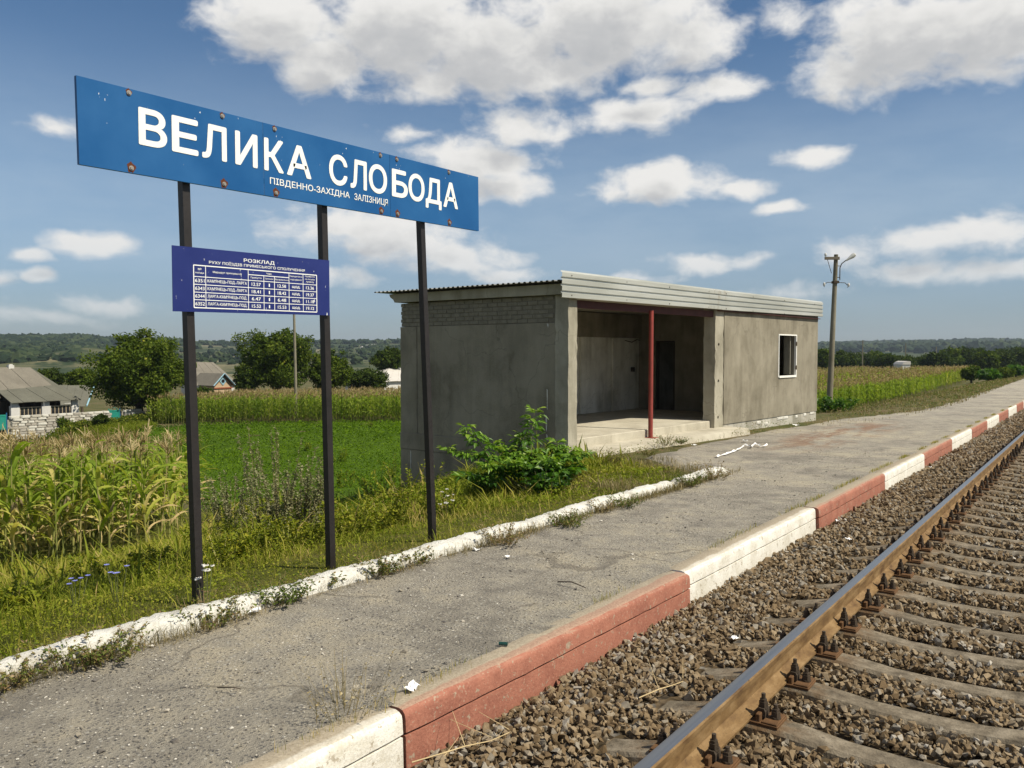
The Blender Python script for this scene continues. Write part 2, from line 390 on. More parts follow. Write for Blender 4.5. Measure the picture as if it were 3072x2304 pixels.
# ------------------------------------------------------------------ platform: a strip of worn asphalt that widens in front of the shelter
ya = np.concatenate([np.arange(-8, 36, .15), np.arange(36, 220, 1.5)])
left = np.interp(ya, [-8, 11.6, 12.6, 13.6, 20, 26.5, 31, 35, 110, 220], [-4.74, -4.74, -5.6, -7.0, -7.0, -6.55, -5.55, -5.3, -7.2, -9.6])
left = left + .12 * np.sin(ya * 3.1) * np.sin(ya * 1.7 + 1) * (ya > 11.5)
nx = 22; VV = []
for yy, lf in zip(ya, left):
    for k in range(nx):
        x = -2.84 + (lf + 2.84) * k / (nx - 1); e = k / (nx - 1)
        z = -GR * yy + .008 * math.sin(x * 5 + yy * 2.1) * math.sin(yy * 1.3 - x * 3) - ((0, .05, .14)[max(0, k - nx + 3)] if yy > 11.5 else 0) - .006
        VV.append((x, yy, z))
ii = np.arange(len(ya) - 1)[:, None] * nx + np.arange(nx - 1)[None]
FQ = np.stack([ii, ii + nx, ii + nx + 1, ii + 1], -1).reshape(-1, 4)
struct(link('platform', mesh_np('platform', VV, [FQ], [M_ASPH], smooth=True)))

# loose grit and chips lying on the asphalt
def pebble_templates(n, flat=.6, npts=11):
    T = []
    for _ in range(n):
        p = rng.normal(size=(npts, 3)); p /= np.linalg.norm(p, axis=1)[:, None]; p *= rng.uniform(.72, 1.0, (npts, 1)); p[:, 2] *= flat; p[:, 0] *= rng.uniform(.9, 1.35)
        bm = bmesh.new(); [bm.verts.new(q) for q in p]
        r = bmesh.ops.convex_hull(bm, input=bm.verts[:])
        bmesh.ops.delete(bm, geom=[v for v in bm.verts if not v.link_faces], context='VERTS'); bmesh.ops.triangulate(bm, faces=bm.faces[:])
        bm.verts.index_update(); T.append((np.array([v.co[:] for v in bm.verts]), np.array([[v.index for v in f.verts] for f in bm.faces]), 0)); bm.free()
    return T
PEB = pebble_templates(10, .6)
def rnd_stone(name, stops, rough=.85):
    m, t, b = mat(name, rough, .2)
    a = nd(t, 'ShaderNodeAttribute', attribute_name='rnd').outputs['Fac']; v = wpos(t)
    c = ramp(t, a, stops); n = noise(t, 60, 4, .65, v)
    setc(t, b, mixc(t, srange(t, n, .3, .75, .35, 0), c, (.07, .045, .024))); bump(t, b, noise(t, 140, 3, .6, v), .5, .004); return m
M_GRIT = rnd_stone('grit', [(0, (.11, .105, .10)), (.35, (.18, .165, .14)), (.6, (.30, .27, .21)), (.8, (.48, .44, .37)), (1, (.66, .63, .56))])
n = 9000; py = 1.2 + rng.random(n) ** 1.6 * 16; px = rng.uniform(-4.66, -2.9, n)
P = np.stack([px, py, -GR * py - .003], -1); k = inview(P, 350); P = P[k]; s = rng.uniform(.003, .008, len(P)) * np.where(rng.random(len(P)) < .03, 2.6, 1)
stuff(link('platform_grit', scatter('platform_grit', PEB, P, rotz(rng.uniform(0, 6.28, len(P))) * s[:, None, None], [M_GRIT])),
      'loose pale and dark grit strewn over the worn asphalt platform', 'grit')

# ------------------------------------------------------------------ track: bed, ballast, rails, sleepers
V = []; yb = np.concatenate([np.arange(-6, 40, 1.0), np.arange(40, 230, 6)]); prof = [(-2.75, -.30), (-2.4, -.27), (-2.1, -.255), (-1.0, -.26), (.2, -.26), (.9, -.27), (1.6, -.45), (2.6, -.75)]
for y in yb:
    for (x, z) in prof: V.append((x, y, z - GR * y))
nx = len(prof); ii = np.arange(len(yb) - 1)[:, None] * nx + np.arange(nx - 1)[None]
struct(link('ballast_bed', mesh_np('ballast_bed', V, [np.stack([ii, ii + 1, ii + nx + 1, ii + nx], -1).reshape(-1, 4)], [M_BAL])))

SLP = .614; SL0 = 3.70
def bed_z(x): return np.interp(x, [-2.75, -2.4, -2.1, -1.0, .2, .9, 1.6], [-.268, -.242, -.230, -.232, -.234, -.25, -.43])
M_STONE = rnd_stone('ballast_stone', [(0, (.130, .088, .046)), (.3, (.215, .155, .088)), (.55, (.285, .220, .140)), (.75, (.275, .245, .195)), (.92, (.39, .36, .31)), (1, (.54, .51, .46))])
STN = pebble_templates(16, .75, 10)
def ballast(y0, y1, dens, smin, smax):
    n = int((y1 - y0) * 3.9 * dens); x = rng.uniform(-2.68, 1.2, n); y = rng.uniform(y0, y1, n)
    ph = np.abs(((y - SL0) / SLP + .5) % 1 - .5) * SLP          # distance to the nearest sleeper axis
    on = (ph < .135) & (x > -2.06) & (x < .58)
    z = bed_z(x) + rng.uniform(-.03, .018, n) - GR * y + .012 * (x > -1.4)
    P = np.stack([x, y, z], -1); k = inview(P, 420) & ~on; P = P[k]; n = len(P)
    s = rng.uniform(smin, smax, n) * np.where(rng.random(n) < .10, 1.5, 1)
    rust = np.clip(1 - np.abs(P[:, 0] + 1.6) / 1.15, 0, 1)
    r = np.clip(rng.beta(1.5, 1.6, n) - .22 * rust, 0, 1)
    return P, randrot(n) * s[:, None, None], r
segs = [ballast(1.6, 8, 1500, .015, .032), ballast(8, 16, 800, .020, .036), ballast(16, 28, 330, .028, .046), ballast(28, 50, 140, .04, .062)]
Pb = np.concatenate([s[0] for s in segs]); Mb = np.concatenate([s[1] for s in segs]); rb = np.concatenate([s[2] for s in segs])
stuff(link('track_ballast', scatter('track_ballast', STN, Pb, Mb, [M_STONE], rb)), 'rust brown crushed stone ballast between platform kerb and rails', 'ballast')

def m_rail():
    m, t, b = mat('rail_side', .75, .3, .1); v = wpos(t)
    st = nd(t, 'ShaderNodeMapping', inp={0: v, 3: (1, .35, 1)}).outputs[0]
    c = ramp(t, noise(t, 14, 6, .65, st), [(.3, (.085, .045, .018)), (.5, (.175, .105, .042)), (.7, (.26, .170, .080))])
    setc(t, b, mixc(t, srange(t, noise(t, 90, 3, .6, v), .6, .75), c, (.05, .03, .016))); bump(t, b, noise(t, 120, 3, .6, v), .3, .003)
    m2, t2, b2 = mat('rail_polished_head', .24, .5, .92); v2 = nd(t2, 'ShaderNodeMapping', inp={0: wpos(t2), 3: (18, .25, 1)}).outputs[0]
    n2 = noise(t2, 4, 5, .6, v2); setc(t2, b2, ramp(t2, n2, [(.3, (.33, .325, .315)), (.7, (.39, .385, .375))]))
    t2.links.new(srange(t2, n2, .3, .7, .30, .37), b2.inputs['Roughness']); return m, m2
M_RSIDE, M_RHEAD = m_rail()
RAILP = [(-.075, -.18), (.075, -.18), (.075, -.169), (.03, -.150), (.009, -.132), (.009, -.055), (.020, -.046), (.036, -.038), (.0375, -.012), (.031, -.003), (.018, 0), (-.018, 0), (-.031, -.003), (-.0375, -.012), (-.036, -.038), (-.020, -.046), (-.009, -.055), (-.009, -.132), (-.03, -.150), (-.075, -.169)]
def rail(x, lab):
    yk = np.concatenate([np.arange(-6, 60, 6.0), np.arange(60, 231, 30.0)]); n = len(RAILP); V = []
    for y in yk: V += [(p[0], y, p[1] - GR * y) for p in RAILP]
    F = []; mi = []
    for i in range(len(yk) - 1):
        for k in range(n):
            F.append((i * n + k, i * n + (k + 1) % n, (i + 1) * n + (k + 1) % n, (i + 1) * n + k)); mi.append(1 if k in (9, 10, 11) else 0)
    me = shade_auto(mesh_np('rail', V, [np.array(F)], [M_RSIDE, M_RHEAD], mi), 35)
    return tag(link('rail', me, None, (x, 0, 0)), lab, 'rail')
rail(-1.55, 'steel rail with polished head and rusty brown web crossing the lower right')
rail(.045, 'second steel rail of the track, right beside the viewer')

M_SLEEP = None
def m_sleeper():
    m, t, b = mat('sleeper_concrete', .92, .15); v = wpos(t)
    n = noise(t, 9, 6, .65, v); c = ramp(t, n, [(.32, (.078, .064, .046)), (.5, (.160, .133, .096)), (.66, (.25, .212, .158))])
    c = mixc(t, srange(t, voro(t, 16, v), .03, .2, .8, 0), c, (.06, .052, .042))
    sp = nd(t, 'ShaderNodeSeparateXYZ', inp={0: objco(t)})
    rs = srange(t, mth(t, 'ABSOLUTE', mth(t, 'ADD', sp.outputs[0], .8)), .12, .42, .7, 0)
    c = mixc(t, mth(t, 'MULTIPLY', rs, srange(t, noise(t, 14, 4, .6, v), .35, .6)), c, (.135, .075, .032))
    setc(t, b, c); bump(t, b, mth(t, 'ADD', n, noise(t, 70, 4, .6, v)), .6, .012); return m
M_SLEEP = m_sleeper()
M_FAST = simple('fastening_iron', (.062, .045, .030), .7, .4, .3, .45, 20, .4)
M_PLATE = simple('base_plate_rust', (.115, .060, .026), .85, .3, .2, .4, 18, .4)
def sleeper_mesh():
    st = [(-1.35, -.30, .115), (-1.31, -.262, .105), (-1.22, -.245, .10), (-1.02, -.197, .10), (-.95, -.190, .10), (-.63, -.190, .10), (-.52, -.197, .10), (-.28, -.220, .090), (0, -.226, .088),
          (.28, -.220, .090), (.52, -.197, .10), (.63, -.190, .10), (.95, -.190, .10), (1.02, -.197, .10), (1.22, -.235, .10), (1.31, -.262, .105), (1.35, -.30, .115)]
    V = []; F = []
    for (x, z, w) in st: V += [(x, -w - .04, -.42), (x, -w, z - .018), (x, -w + .02, z), (x, w - .02, z), (x, w, z - .018), (x, w + .04, -.42)]
    for i in range(len(st) - 1):
        for k in range(5): F.append((i * 6 + k, i * 6 + k + 1, i * 6 + 7 + k, i * 6 + 6 + k))
    F2 = [tuple(range(6)), tuple((len(st) - 1) * 6 + k for k in range(6))[::-1]]
    mb = MB(); mb.add(V, F); mb.add([], [[]][:0]) if False else None
    mb2 = MB(); mb2.add(V, F + F2); return mb2.mesh('beam', M_SLEEP)
ME_BEAM = sleeper_mesh()
def hexprism(mb, x, y, z0, z1, r, mi=0): mb.prism([(x + r * math.cos(a * math.pi / 3), y + r * math.sin(a * math.pi / 3)) for a in range(6)], 'z', z0, z1, mi)
_mb = MB(); _mb.box(-.20, .20, -.085, .085, -.192, -.176, 0, .003)
for s in (-1, 1): _mb.box(s * .092 - .012, s * .092 + .012, -.075, .075, -.178, -.135, 0, .004); _mb.box(s * .155 - .04, s * .155 + .04, -.08, .08, -.177, -.166, 0, .003)
ME_PLATE = _mb.mesh('base_plate', M_PLATE)
_mb = MB(); _mb.prism([(-.066, -.166), (-.060, -.140), (-.084, -.118), (-.112, -.118), (-.120, -.135), (-.120, -.166), (-.106, -.166), (-.106, -.136), (-.080, -.136), (-.076, -.150)][::-1], 'y', -.035, .035)
ME_CLIP = _mb.mesh('clip', M_FAST)
def bolt_mesh(x, h0, h1, w):
    mb = MB(); hexprism(mb, x, 0, h0, h0 + .026, w); mb.tube([(x, 0, h0 - .05), (x, 0, h1)], w * .48, 8); mb.prism([(x + w * 1.15 * math.cos(a * .785), w * 1.15 * math.sin(a * .785)) for a in range(8)], 'z', h0 - .010, h0 - .001); hexprism(mb, x, 0, h0 + .0265, h0 + .040, w * .8); return mb.mesh('bolt', M_FAST)
ME_B1 = bolt_mesh(.098, -.117, -.048, .024); ME_B2 = bolt_mesh(.165, -.155, -.092, .024)
_mb = MB(); _mb.box(-.19, .19, -.08, .08, -.19, -.17)
for s in (-1, 1): hexprism(_mb, s * .098, 0, -.17, -.055, .024); hexprism(_mb, s * .165, 0, -.17, -.095, .024); _mb.box(s * .095 - .03, s * .095 + .03, -.035, .035, -.17, -.12)
ME_FARF = _mb.mesh('fastening', M_FAST)
ORD = ['first', 'second', 'third', 'fourth', 'fifth', 'sixth', 'seventh', 'eighth', 'ninth', 'tenth', 'eleventh', 'twelfth', 'thirteenth', 'fourteenth', 'fifteenth', 'sixteenth']
tilt = -math.atan(GR)
for i in range(-3, 62):
    y = SL0 + i * SLP
    lab = ('weathered concrete sleeper under the rail, %s in view from the picture bottom' % ORD[i + 2]) if -2 <= i < 12 else 'weathered concrete sleeper in the far foreshortened run of the track'
    if i < -2: lab = 'weathered concrete sleeper of the track below the picture bottom'
    t = tag(link('sleeper', None, None, (-.75 + rng.normal(0, .012), y + rng.normal(0, .008), -GR * y), (tilt, 0, rng.normal(0, .008))), lab, 'sleeper', 'concrete sleepers of the track')
    link('beam', ME_BEAM, t)
    for rx in (-.80, .795):
        if i < 26 and rx < 0:
            p = link('base_plate', ME_PLATE, t, (rx, 0, 0))
            for s in (0, math.pi):
                link('clip', ME_CLIP, p, (0, 0, 0), (0, 0, s)); link('bolt', ME_B1, p, (0, 0, 0), (0, 0, s)); link('bolt', ME_B2, p, (0, 0, 0), (0, 0, s))
        else: link('fastening', ME_FARF, t, (rx, 0, 0))

# ------------------------------------------------------------------ kerb blocks along the platform edge
def m_kerb(name, paint, paint2, wear):
    m, t, b = mat(name, .85, .2); v = wpos(t)
    n = noise(t, 5, 6, .65, v); fnn = noise(t, 60, 4, .65, v)
    c = ramp(t, mth(t, 'MULTIPLY_ADD', n, .6, mth(t, 'MULTIPLY', fnn, .4)), [(.36, paint2), (.56, paint)])
    conc = ramp(t, fnn, [(.3, (.25, .208, .150)), (.7, (.40, .342, .255))])
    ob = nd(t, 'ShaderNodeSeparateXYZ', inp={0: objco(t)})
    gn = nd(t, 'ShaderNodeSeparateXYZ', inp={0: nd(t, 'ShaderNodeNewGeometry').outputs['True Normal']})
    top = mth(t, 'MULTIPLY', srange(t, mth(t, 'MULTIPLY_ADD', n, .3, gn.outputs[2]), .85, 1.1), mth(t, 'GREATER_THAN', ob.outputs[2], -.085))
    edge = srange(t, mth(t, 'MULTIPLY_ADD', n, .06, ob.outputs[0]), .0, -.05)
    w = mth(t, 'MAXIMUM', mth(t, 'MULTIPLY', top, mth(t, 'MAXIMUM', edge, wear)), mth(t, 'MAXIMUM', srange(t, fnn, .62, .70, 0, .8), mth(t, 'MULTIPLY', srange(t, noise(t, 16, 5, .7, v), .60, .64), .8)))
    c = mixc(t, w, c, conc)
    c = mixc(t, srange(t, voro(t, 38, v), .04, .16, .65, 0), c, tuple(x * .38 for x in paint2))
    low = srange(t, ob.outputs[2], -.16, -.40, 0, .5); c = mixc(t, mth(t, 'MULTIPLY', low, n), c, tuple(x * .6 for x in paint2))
    setc(t, b, c); bump(t, b, mth(t, 'ADD', n, fnn), .5, .008); return m
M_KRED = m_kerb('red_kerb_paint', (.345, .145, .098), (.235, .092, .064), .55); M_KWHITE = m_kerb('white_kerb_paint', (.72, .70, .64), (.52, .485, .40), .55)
KPROF = [(-.185, -.48), (-.185, -.004), (-.178, 0), (-.05, .002), (-.024, -.004), (-.008, -.018), (-.003, -.04), (0, -.120), (-.026, -.122), (-.026, -.134), (-.001, -.136), (.003, -.25), (.008, -.48)]
def kerb_mesh(y0, y1, x0, x1, mt, seed):
    rs = np.random.default_rng(seed); n = 34; L = y1 - y0; V = []
    nz = np.cumsum(rs.normal(0, .0011, n)); nz -= np.linspace(nz[0], nz[-1], n)
    for i in range(n):
        f = i / (n - 1); endr = .010 * (max(0, 1 - f * n / 1.2) + max(0, 1 - (1 - f) * n / 1.2))
        for j, (px, pz) in enumerate(KPROF):
            jit = rs.normal(0, .0012, 2)
            V.append((px + jit[0] + (x1 - x0) * f - (endr if px > -.1 else 0), .007 + (L - .014) * f, pz + nz[i] + jit[1] - GR * L * f - (endr if pz > -.05 else 0)))
    m = len(KPROF); F = [(i * m + k, i * m + k + 1, (i + 1) * m + k + 1, (i + 1) * m + k) for i in range(n - 1) for k in range(m - 1)]
    mb = MB(); mb.add(V, F + [tuple(range(m)), tuple((n - 1) * m + k for k in range(m))[::-1]]); return shade_auto(mb.mesh('kerb_block', mt), 50)
KJ = [(-.6, -2.75), (2.94, -2.743), (6.24, -2.68), (9.9, -2.665), (13.63, -2.69), (17.09, -2.69), (20.84, -2.715), (24.33, -2.72), (28.0, -2.74), (31.6, -2.76), (35.4, -2.79), (39.3, -2.82), (43.1, -2.84), (46.9, -2.86), (50.7, -2.88), (54.5, -2.9)]
cnt = {'red': 0, 'white': 0}
for i in range(len(KJ) - 1):
    (y0, x0), (y1, x1) = KJ[i], KJ[i + 1]; colr = 'white' if i % 2 == 0 else 'red'; w = ORD[cnt[colr]]; cnt[colr] += 1
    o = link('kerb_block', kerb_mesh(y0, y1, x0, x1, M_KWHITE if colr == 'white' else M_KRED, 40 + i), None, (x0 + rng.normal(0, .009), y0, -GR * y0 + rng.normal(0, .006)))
    tag(o, 'long concrete platform kerb block painted %s, %s %s one from the viewer' % (colr, w, colr), 'kerb block', 'kerb blocks along the platform edge')

# whitewashed rough kerb on the field side of the platform
def m_lime():
    m, t, b = mat('flaking_whitewash', .95, .1); v = wpos(t)
    n = noise(t, 4, 6, .7, v); f = noise(t, 45, 5, .7, v)
    c = ramp(t, n, [(.28, (.40, .375, .315)), (.52, (.66, .645, .59))])
    c = mixc(t, srange(t, mth(t, 'MULTIPLY_ADD', n, .45, mth(t, 'MULTIPLY', f, .55)), .44, .35), c, (.20, .17, .12))
    setc(t, b, c); bump(t, b, mth(t, 'ADD', f, mth(t, 'MULTIPLY', n, 1.5)), .9, .022); return m
M_LIME = m_lime()
yk = np.arange(-4, 12.35, .045); ring = 13; V = []
rs = np.random.default_rng(5)
def n1(y, s, k): return sum(math.sin(y * s * (1.7 ** j) + k * 2.3 + j * 1.9) / (1.5 ** j) for j in range(5)) / 2.2
for y in yk:
    hh = .085 + .022 * n1(y, 2.1, 1) - (.05 if 10.35 < y < 10.6 or 6.9 < y < 7.0 else 0); ww = .105 + .016 * n1(y, 1.6, 4); cxx = -4.765 + .022 * n1(y, .8, 7)
    hh *= float(sst(12.45, 12.1, y))
    for k in range(ring):
        a = math.pi * k / (ring - 1); sq = .55
        cx_ = abs(math.cos(a)) ** sq * math.copysign(1, math.cos(a)); sz = abs(math.sin(a)) ** sq
        j = rs.normal(0, .005, 2)
        V.append((cxx + cx_ * ww + j[0], y, -GR * y - .06 + (hh + .06) * sz + j[1]))
ii = np.arange(len(yk) - 1)[:, None] * ring + np.arange(ring - 1)[None]
tag(link('whitewashed_kerb', mesh_np('whitewashed_kerb', V, [np.stack([ii, ii + 1, ii + ring + 1, ii + ring], -1).reshape(-1, 4), np.array([[(len(yk) - 1) * ring + k for k in range(ring)]])], [M_LIME], smooth=True)),
    'low rough whitewashed kerb with crumbling top between platform and weeds', 'kerb')
# ------------------------------------------------------------------ shelter building
def m_plaster(name, lo, mid, hi, pits=.6):
    m, t, b = mat(name, .93, .12); v = objco(t)
    n = noise(t, 1.1, 6, .6, v); st = noise(t, 2.4, 5, .6, nd(t, 'ShaderNodeMapping', inp={0: v, 3: (1, 1, .25)}).outputs[0]); f = noise(t, 70, 4, .65, v)
    k = mth(t, 'ADD', mth(t, 'MULTIPLY', n, .45), mth(t, 'MULTIPLY_ADD', st, .35, mth(t, 'MULTIPLY', f, .2)))
    c = ramp(t, k, [(.40, lo), (.5, mid), (.60, hi)])
    pv = voro(t, 21, v); pm = mth(t, 'MULTIPLY', srange(t, pv, .05, .17, 1, 0), srange(t, noise(t, 1.6, 3, .6, v), .44, .6))
    c = mixc(t, mth(t, 'MULTIPLY', pm, pits), c, tuple(x * .35 for x in lo))
    dr = srange(t, noise(t, 1.0, 6, .7, nd(t, 'ShaderNodeMapping', inp={0: v, 3: (3.5, 3.5, .22)}).outputs[0]), .50, .68, 0, .22); c = mixc(t, dr, c, tuple(x * .6 for x in lo))
    pt = srange(t, noise(t, .9, 3, .5, nd(t, 'ShaderNodeMapping', inp={0: v, 1: (7, 3, 1)}).outputs[0]), .56, .60, 0, .35); c = mixc(t, pt, c, hi)
    cw = vmth(t, 'ADD', v, vmth(t, 'MULTIPLY', nd(t, 'ShaderNodeTexNoise', inp={0: v, 2: 2.2, 3: 5.0}).outputs['Color'], (.6, .6, .6)))
    crk = mth(t, 'MULTIPLY', srange(t, voro(t, .75, cw, 'DISTANCE_TO_EDGE'), .002, .009, 1, 0), srange(t, n, .45, .55)); c = mixc(t, mth(t, 'MULTIPLY', crk, .28), c, tuple(x * .3 for x in lo))
    setc(t, b, c); bump(t, b, mth(t, 'SUBTRACT', mth(t, 'ADD', mth(t, 'MULTIPLY', f, .6), n), mth(t, 'MULTIPLY', pm, .8)), .55, .012); return m
M_WALL = m_plaster('cement_render', (.150, .134, .100), (.225, .203, .154), (.288, .262, .204))
M_WALL2 = m_plaster('dirty_limewashed_render', (.40, .38, .32), (.60, .58, .50), (.74, .72, .64), .3)
M_CONC = m_plaster('precast_concrete', (.215, .198, .152), (.315, .292, .228), (.40, .372, .298), .45)
M_FLOOR = m_plaster('floor_screed', (.33, .30, .235), (.43, .395, .315), (.50, .465, .38), .1)
M_BRICK = simple('mortar_grey_brick', (.205, .187, .145), .95, .1, 0, .3, 7, .6, .006, 'w')
M_MORT = simple('deep_mortar', (.165, .150, .116), .95, .1, 0, .25, 30, .5)
M_REDP = simple('red_paint_on_steel', (.235, .040, .030), .5, .4, 0, .35, 5, .15)
M_BEAM = simple('shade_darkened_red', (.070, .022, .018), .7, .3, 0, .3, 5)  # beam red darkened to carry the shadow under the fascia
M_PLINTH = m_plaster('rubble_plinth', (.20, .19, .15), (.34, .32, .27), (.52, .50, .44), .5)
def m_fascia():
    m, t, b = mat('pale_profiled_steel', .42, .5, .25); v = objco(t)
    n = noise(t, 1.3, 5, .6, nd(t, 'ShaderNodeMapping', inp={0: v, 3: (1, .25, 2)}).outputs[0])
    c = ramp(t, n, [(.3, (.36, .365, .325)), (.5, (.47, .475, .43)), (.7, (.56, .565, .535))])
    sp = nd(t, 'ShaderNodeSeparateXYZ', inp={0: v}); near = srange(t, mth(t, 'ABSOLUTE', mth(t, 'ADD', sp.outputs[1], -5.5)), .05, .8, 1, 0)
    dr = mth(t, 'MULTIPLY', near, srange(t, noise(t, 5, 5, .65, nd(t, 'ShaderNodeMapping', inp={0: v, 3: (1, 2, .4)}).outputs[0]), .48, .66, 0, .65)); c = mixc(t, dr, c, (.27, .215, .125))
    setc(t, b, c); return m
M_FASC = m_fascia(); M_TIN = simple('galvanised_roof', (.20, .20, .19), .5, .4, .5, .3, 2)
M_WHITEP = simple('white_gloss_paint', (.78, .77, .72), .4, .4, 0, .12, 10)

BX, BY = -8.063, 13.389; BRZ = -R(5.0)
bld = thing('station_shelter', 'low grey rendered railway shelter with open bay and pale metal fascia', 'shelter', (BX, BY, 0), BRZ)
# local axes: x out towards the track, y along the front, z up
def boolean_cut(me, cutters):
    o = link('tmp', me); co = link('tmpc', cutters); md = o.modifiers.new('b', 'BOOLEAN'); md.operation = 'DIFFERENCE'; md.object = co; md.solver = 'EXACT'
    dg = bpy.context.evaluated_depsgraph_get(); r = bpy.data.meshes.new_from_object(o.evaluated_get(dg))
    bpy.data.objects.remove(o); bpy.data.objects.remove(co); return r
def rough_grid_box(x0, x1, y0, y1, z0, z1, seed, amp=.006, n=(4, 4, 26)):
    bm = bmesh.new(); bmesh.ops.create_cube(bm, size=1); bmesh.ops.subdivide_edges(bm, edges=bm.edges[:], cuts=0)
    bm2 = bm
    for ax, k in ((0, n[0]), (1, n[1]), (2, n[2])):
        for c in range(1, k):
            co = [0, 0, 0]; no = [0, 0, 0]; co[ax] = -.5 + c / k; no[ax] = 1
            bmesh.ops.bisect_plane(bm2, geom=bm2.verts[:] + bm2.edges[:] + bm2.faces[:], plane_co=co, plane_no=no)
    rs = np.random.default_rng(seed)
    for v in bm.verts:
        e = sum(abs(abs(c) - .5) < 1e-4 for c in v.co[:]); j = rs.normal(0, amp * (1.0 if e >= 2 else .25), 3)
        v.co = Vector(((x0 + x1) / 2 + v.co.x * (x1 - x0) + j[0], (y0 + y1) / 2 + v.co.y * (y1 - y0) + j[1], (z0 + z1) / 2 + v.co.z * (z1 - z0)))
    mb = MB(); bm.verts.index_update(); mb.add([v.co[:] for v in bm.verts], [[v.index for v in f.verts] for f in bm.faces]); bm.free(); return mb
part('column', rough_grid_box(-.30, 0, -.275, 0, -.95, 2.785, 1), M_CONC, bld, label='pale concrete corner column at the open bay')
colm = rough_grid_box(-.30, .0, 5.60, 6.05, -.55, 2.785, 2, .005).mesh('column', M_CONC)
cut = MB()
for z in (1.90, 1.02, .14): cut.tube([(-.10, 5.79, z), (.05, 5.79, z)], .042, 14)
part('column', boolean_cut(colm, cut.mesh('cut', M_CONC)), None, bld, label='concrete column with three round lifting holes')
m = MB(); m.box(-4.10, -.302, -.262, -.05, -.06, 2.272); part('end_wall', m, M_WALL, bld, label='bare grey rendered end wall in shade')
m = rough_grid_box(-4.63, -4.112, -.272, -.05, -.06, 2.27, 3, .004); part('corner_pier', m, M_WALL, bld)
m = MB(); m.box(-4.60, -.302, -.245, -.05, 2.276, 2.786); part('brick_backing', m, M_MORT, bld)
for i in range(3):
    pass
m = MB(); m.box(-4.645, -.302, -.286, -.052, -.42, -.064, 0, .006); part('plinth_course', m, M_WALL, bld)
m = MB(); m.box(-4.64, -.304, -.276, -.054, -2.3, -.426, 0, .006); part('plinth', m, M_WALL, bld)
bmesh_brick = [MB().box(-.122, .122, -.011, .011, -.036, .036, 0, .004).mesh('brick', M_BRICK) for _ in range(1)]
mbh = MB().box(-.060, .060, -.011, .011, -.036, .036, 0, .004).mesh('brick', M_BRICK)
for r_ in range(6):
    z = 2.276 + .0425 + r_ * .085; x = -4.62 + (.125 if r_ % 2 else 0); k = 0
    if r_ % 2: link('brick', mbh, bld, (-4.565, -.249, z), (0, rng.normal(0, .01), math.pi / 2 * 0))
    while x < -.55:
        o = link('brick', bmesh_brick[0], bld, (x + .125, -.2435 + rng.normal(0, .003), z + rng.normal(0, .002)), (rng.normal(0, .01), rng.normal(0, .012), rng.normal(0, .01)))
        x += .259
for r_ in range(6):                                                   # header ends that stick out of the rear corner
    link('brick', mbh, bld, (-4.612, -.155, 2.3185 + r_ * .085), (0, 0, math.pi / 2 + rng.normal(0, .03)))
for (x, z0, z1, w_) in ((-.50, .62, 1.02, .012), (-.52, .20, .52, .018), (-.505, .02, .16, .02), (-.49, 2.18, 2.27, .022), (-4.40, .45, .53, .02), (-4.42, .25, .36, .012), (-4.3, -.9, -.45, .010)):
    mm = MB(); mm.prism([(x - w_, z1), (x + w_ * .6, z1 - .02), (x + w_, (z0 + z1) / 2), (x + w_ * .3, z0), (x - w_ * .5, z0 + .04), (x - w_ * .8, (z0 + z1) / 2)], 'y', -.2915 if z1 < -.06 else -.2665, -.26); part('paint_splash', mm, M_LIME, bld)
# rear, right end and inner walls
m = MB(); m.box(-4.50, -3.80, -.045, 8.30, -1.6, 2.79); part('rear_wall', m, M_WALL2, bld)
m = MB(); m.box(-4.52, -3.95, 8.302, 12.2, -1.6, 2.79); part('rear_wall', m, M_WALL, bld)
m = MB(); m.box(-3.79, -3.735, 5.30, 5.80, .062, 2.12); m.box(-3.79, -3.735, 6.85, 7.25, .062, 2.12); part('pilaster', m, M_WALL2, bld, label='pale limewashed pilasters on the inner rear wall')
m = MB(); m.box(-3.79, -3.70, -.04, 8.29, 2.125, 2.785); part('lintel_band', m, M_WALL, bld)
m = MB(); m.box(-3.80, -3.20, 8.302, 8.45, -.3, 2.79); m.box(-2.62, -.262, 8.302, 8.45, -.3, 2.79); m.box(-3.20, -2.62, 8.302, 8.45, 2.03, 2.79); part('inner_wall', m, M_WALL, bld)
m = MB()
for (a, b_) in ((-3.215, -3.19), (-2.63, -2.605)): m.box(a, b_, 8.285, 8.46, .062, 2.04)
m.box(-3.19, -2.63, 8.285, 8.46, 2.0, 2.04); part('door_frame', m, simple('dark_timber', (.05, .04, .03), .7), bld)
m = MB(); m.box(-3.93, -.27, 11.99, 12.195, -.8, 2.79); part('end_wall', m, M_WALL, bld)
WS0, WS1, WZ0, WZ1 = 9.30, 10.55, 1.04, 2.20
m = MB(); m.box(-.26, .018, 6.05, WS0, -.05, 2.785); m.box(-.26, .018, WS1, 12.2, -.05, 2.785); m.box(-.26, .018, WS0, WS1, -.05, WZ0); m.box(-.26, .018, WS0, WS1, WZ1, 2.785)
part('front_wall', m, M_WALL, bld, label='rough grey rendered front wall with one small window')
m = MB(); m.box(-.25, -.004, 6.055, 12.19, -.9, -.052); part('plinth', m, M_PLINTH, bld, label='crumbling pale stone plinth')
for i, (s, l, zz) in enumerate([(9.3, .75, -.10), (8.0, .25, -.13), (11.2, .2, -.1), (11.7, .35, -.085), (8.5, .2, -.2), (10.6, .16, -.12)]):
    mm = MB(); mm.box(-.03, .012, s, s + l, zz - .05, zz + .03, 0, .012); part('plinth_stone', mm, M_LIME, bld)
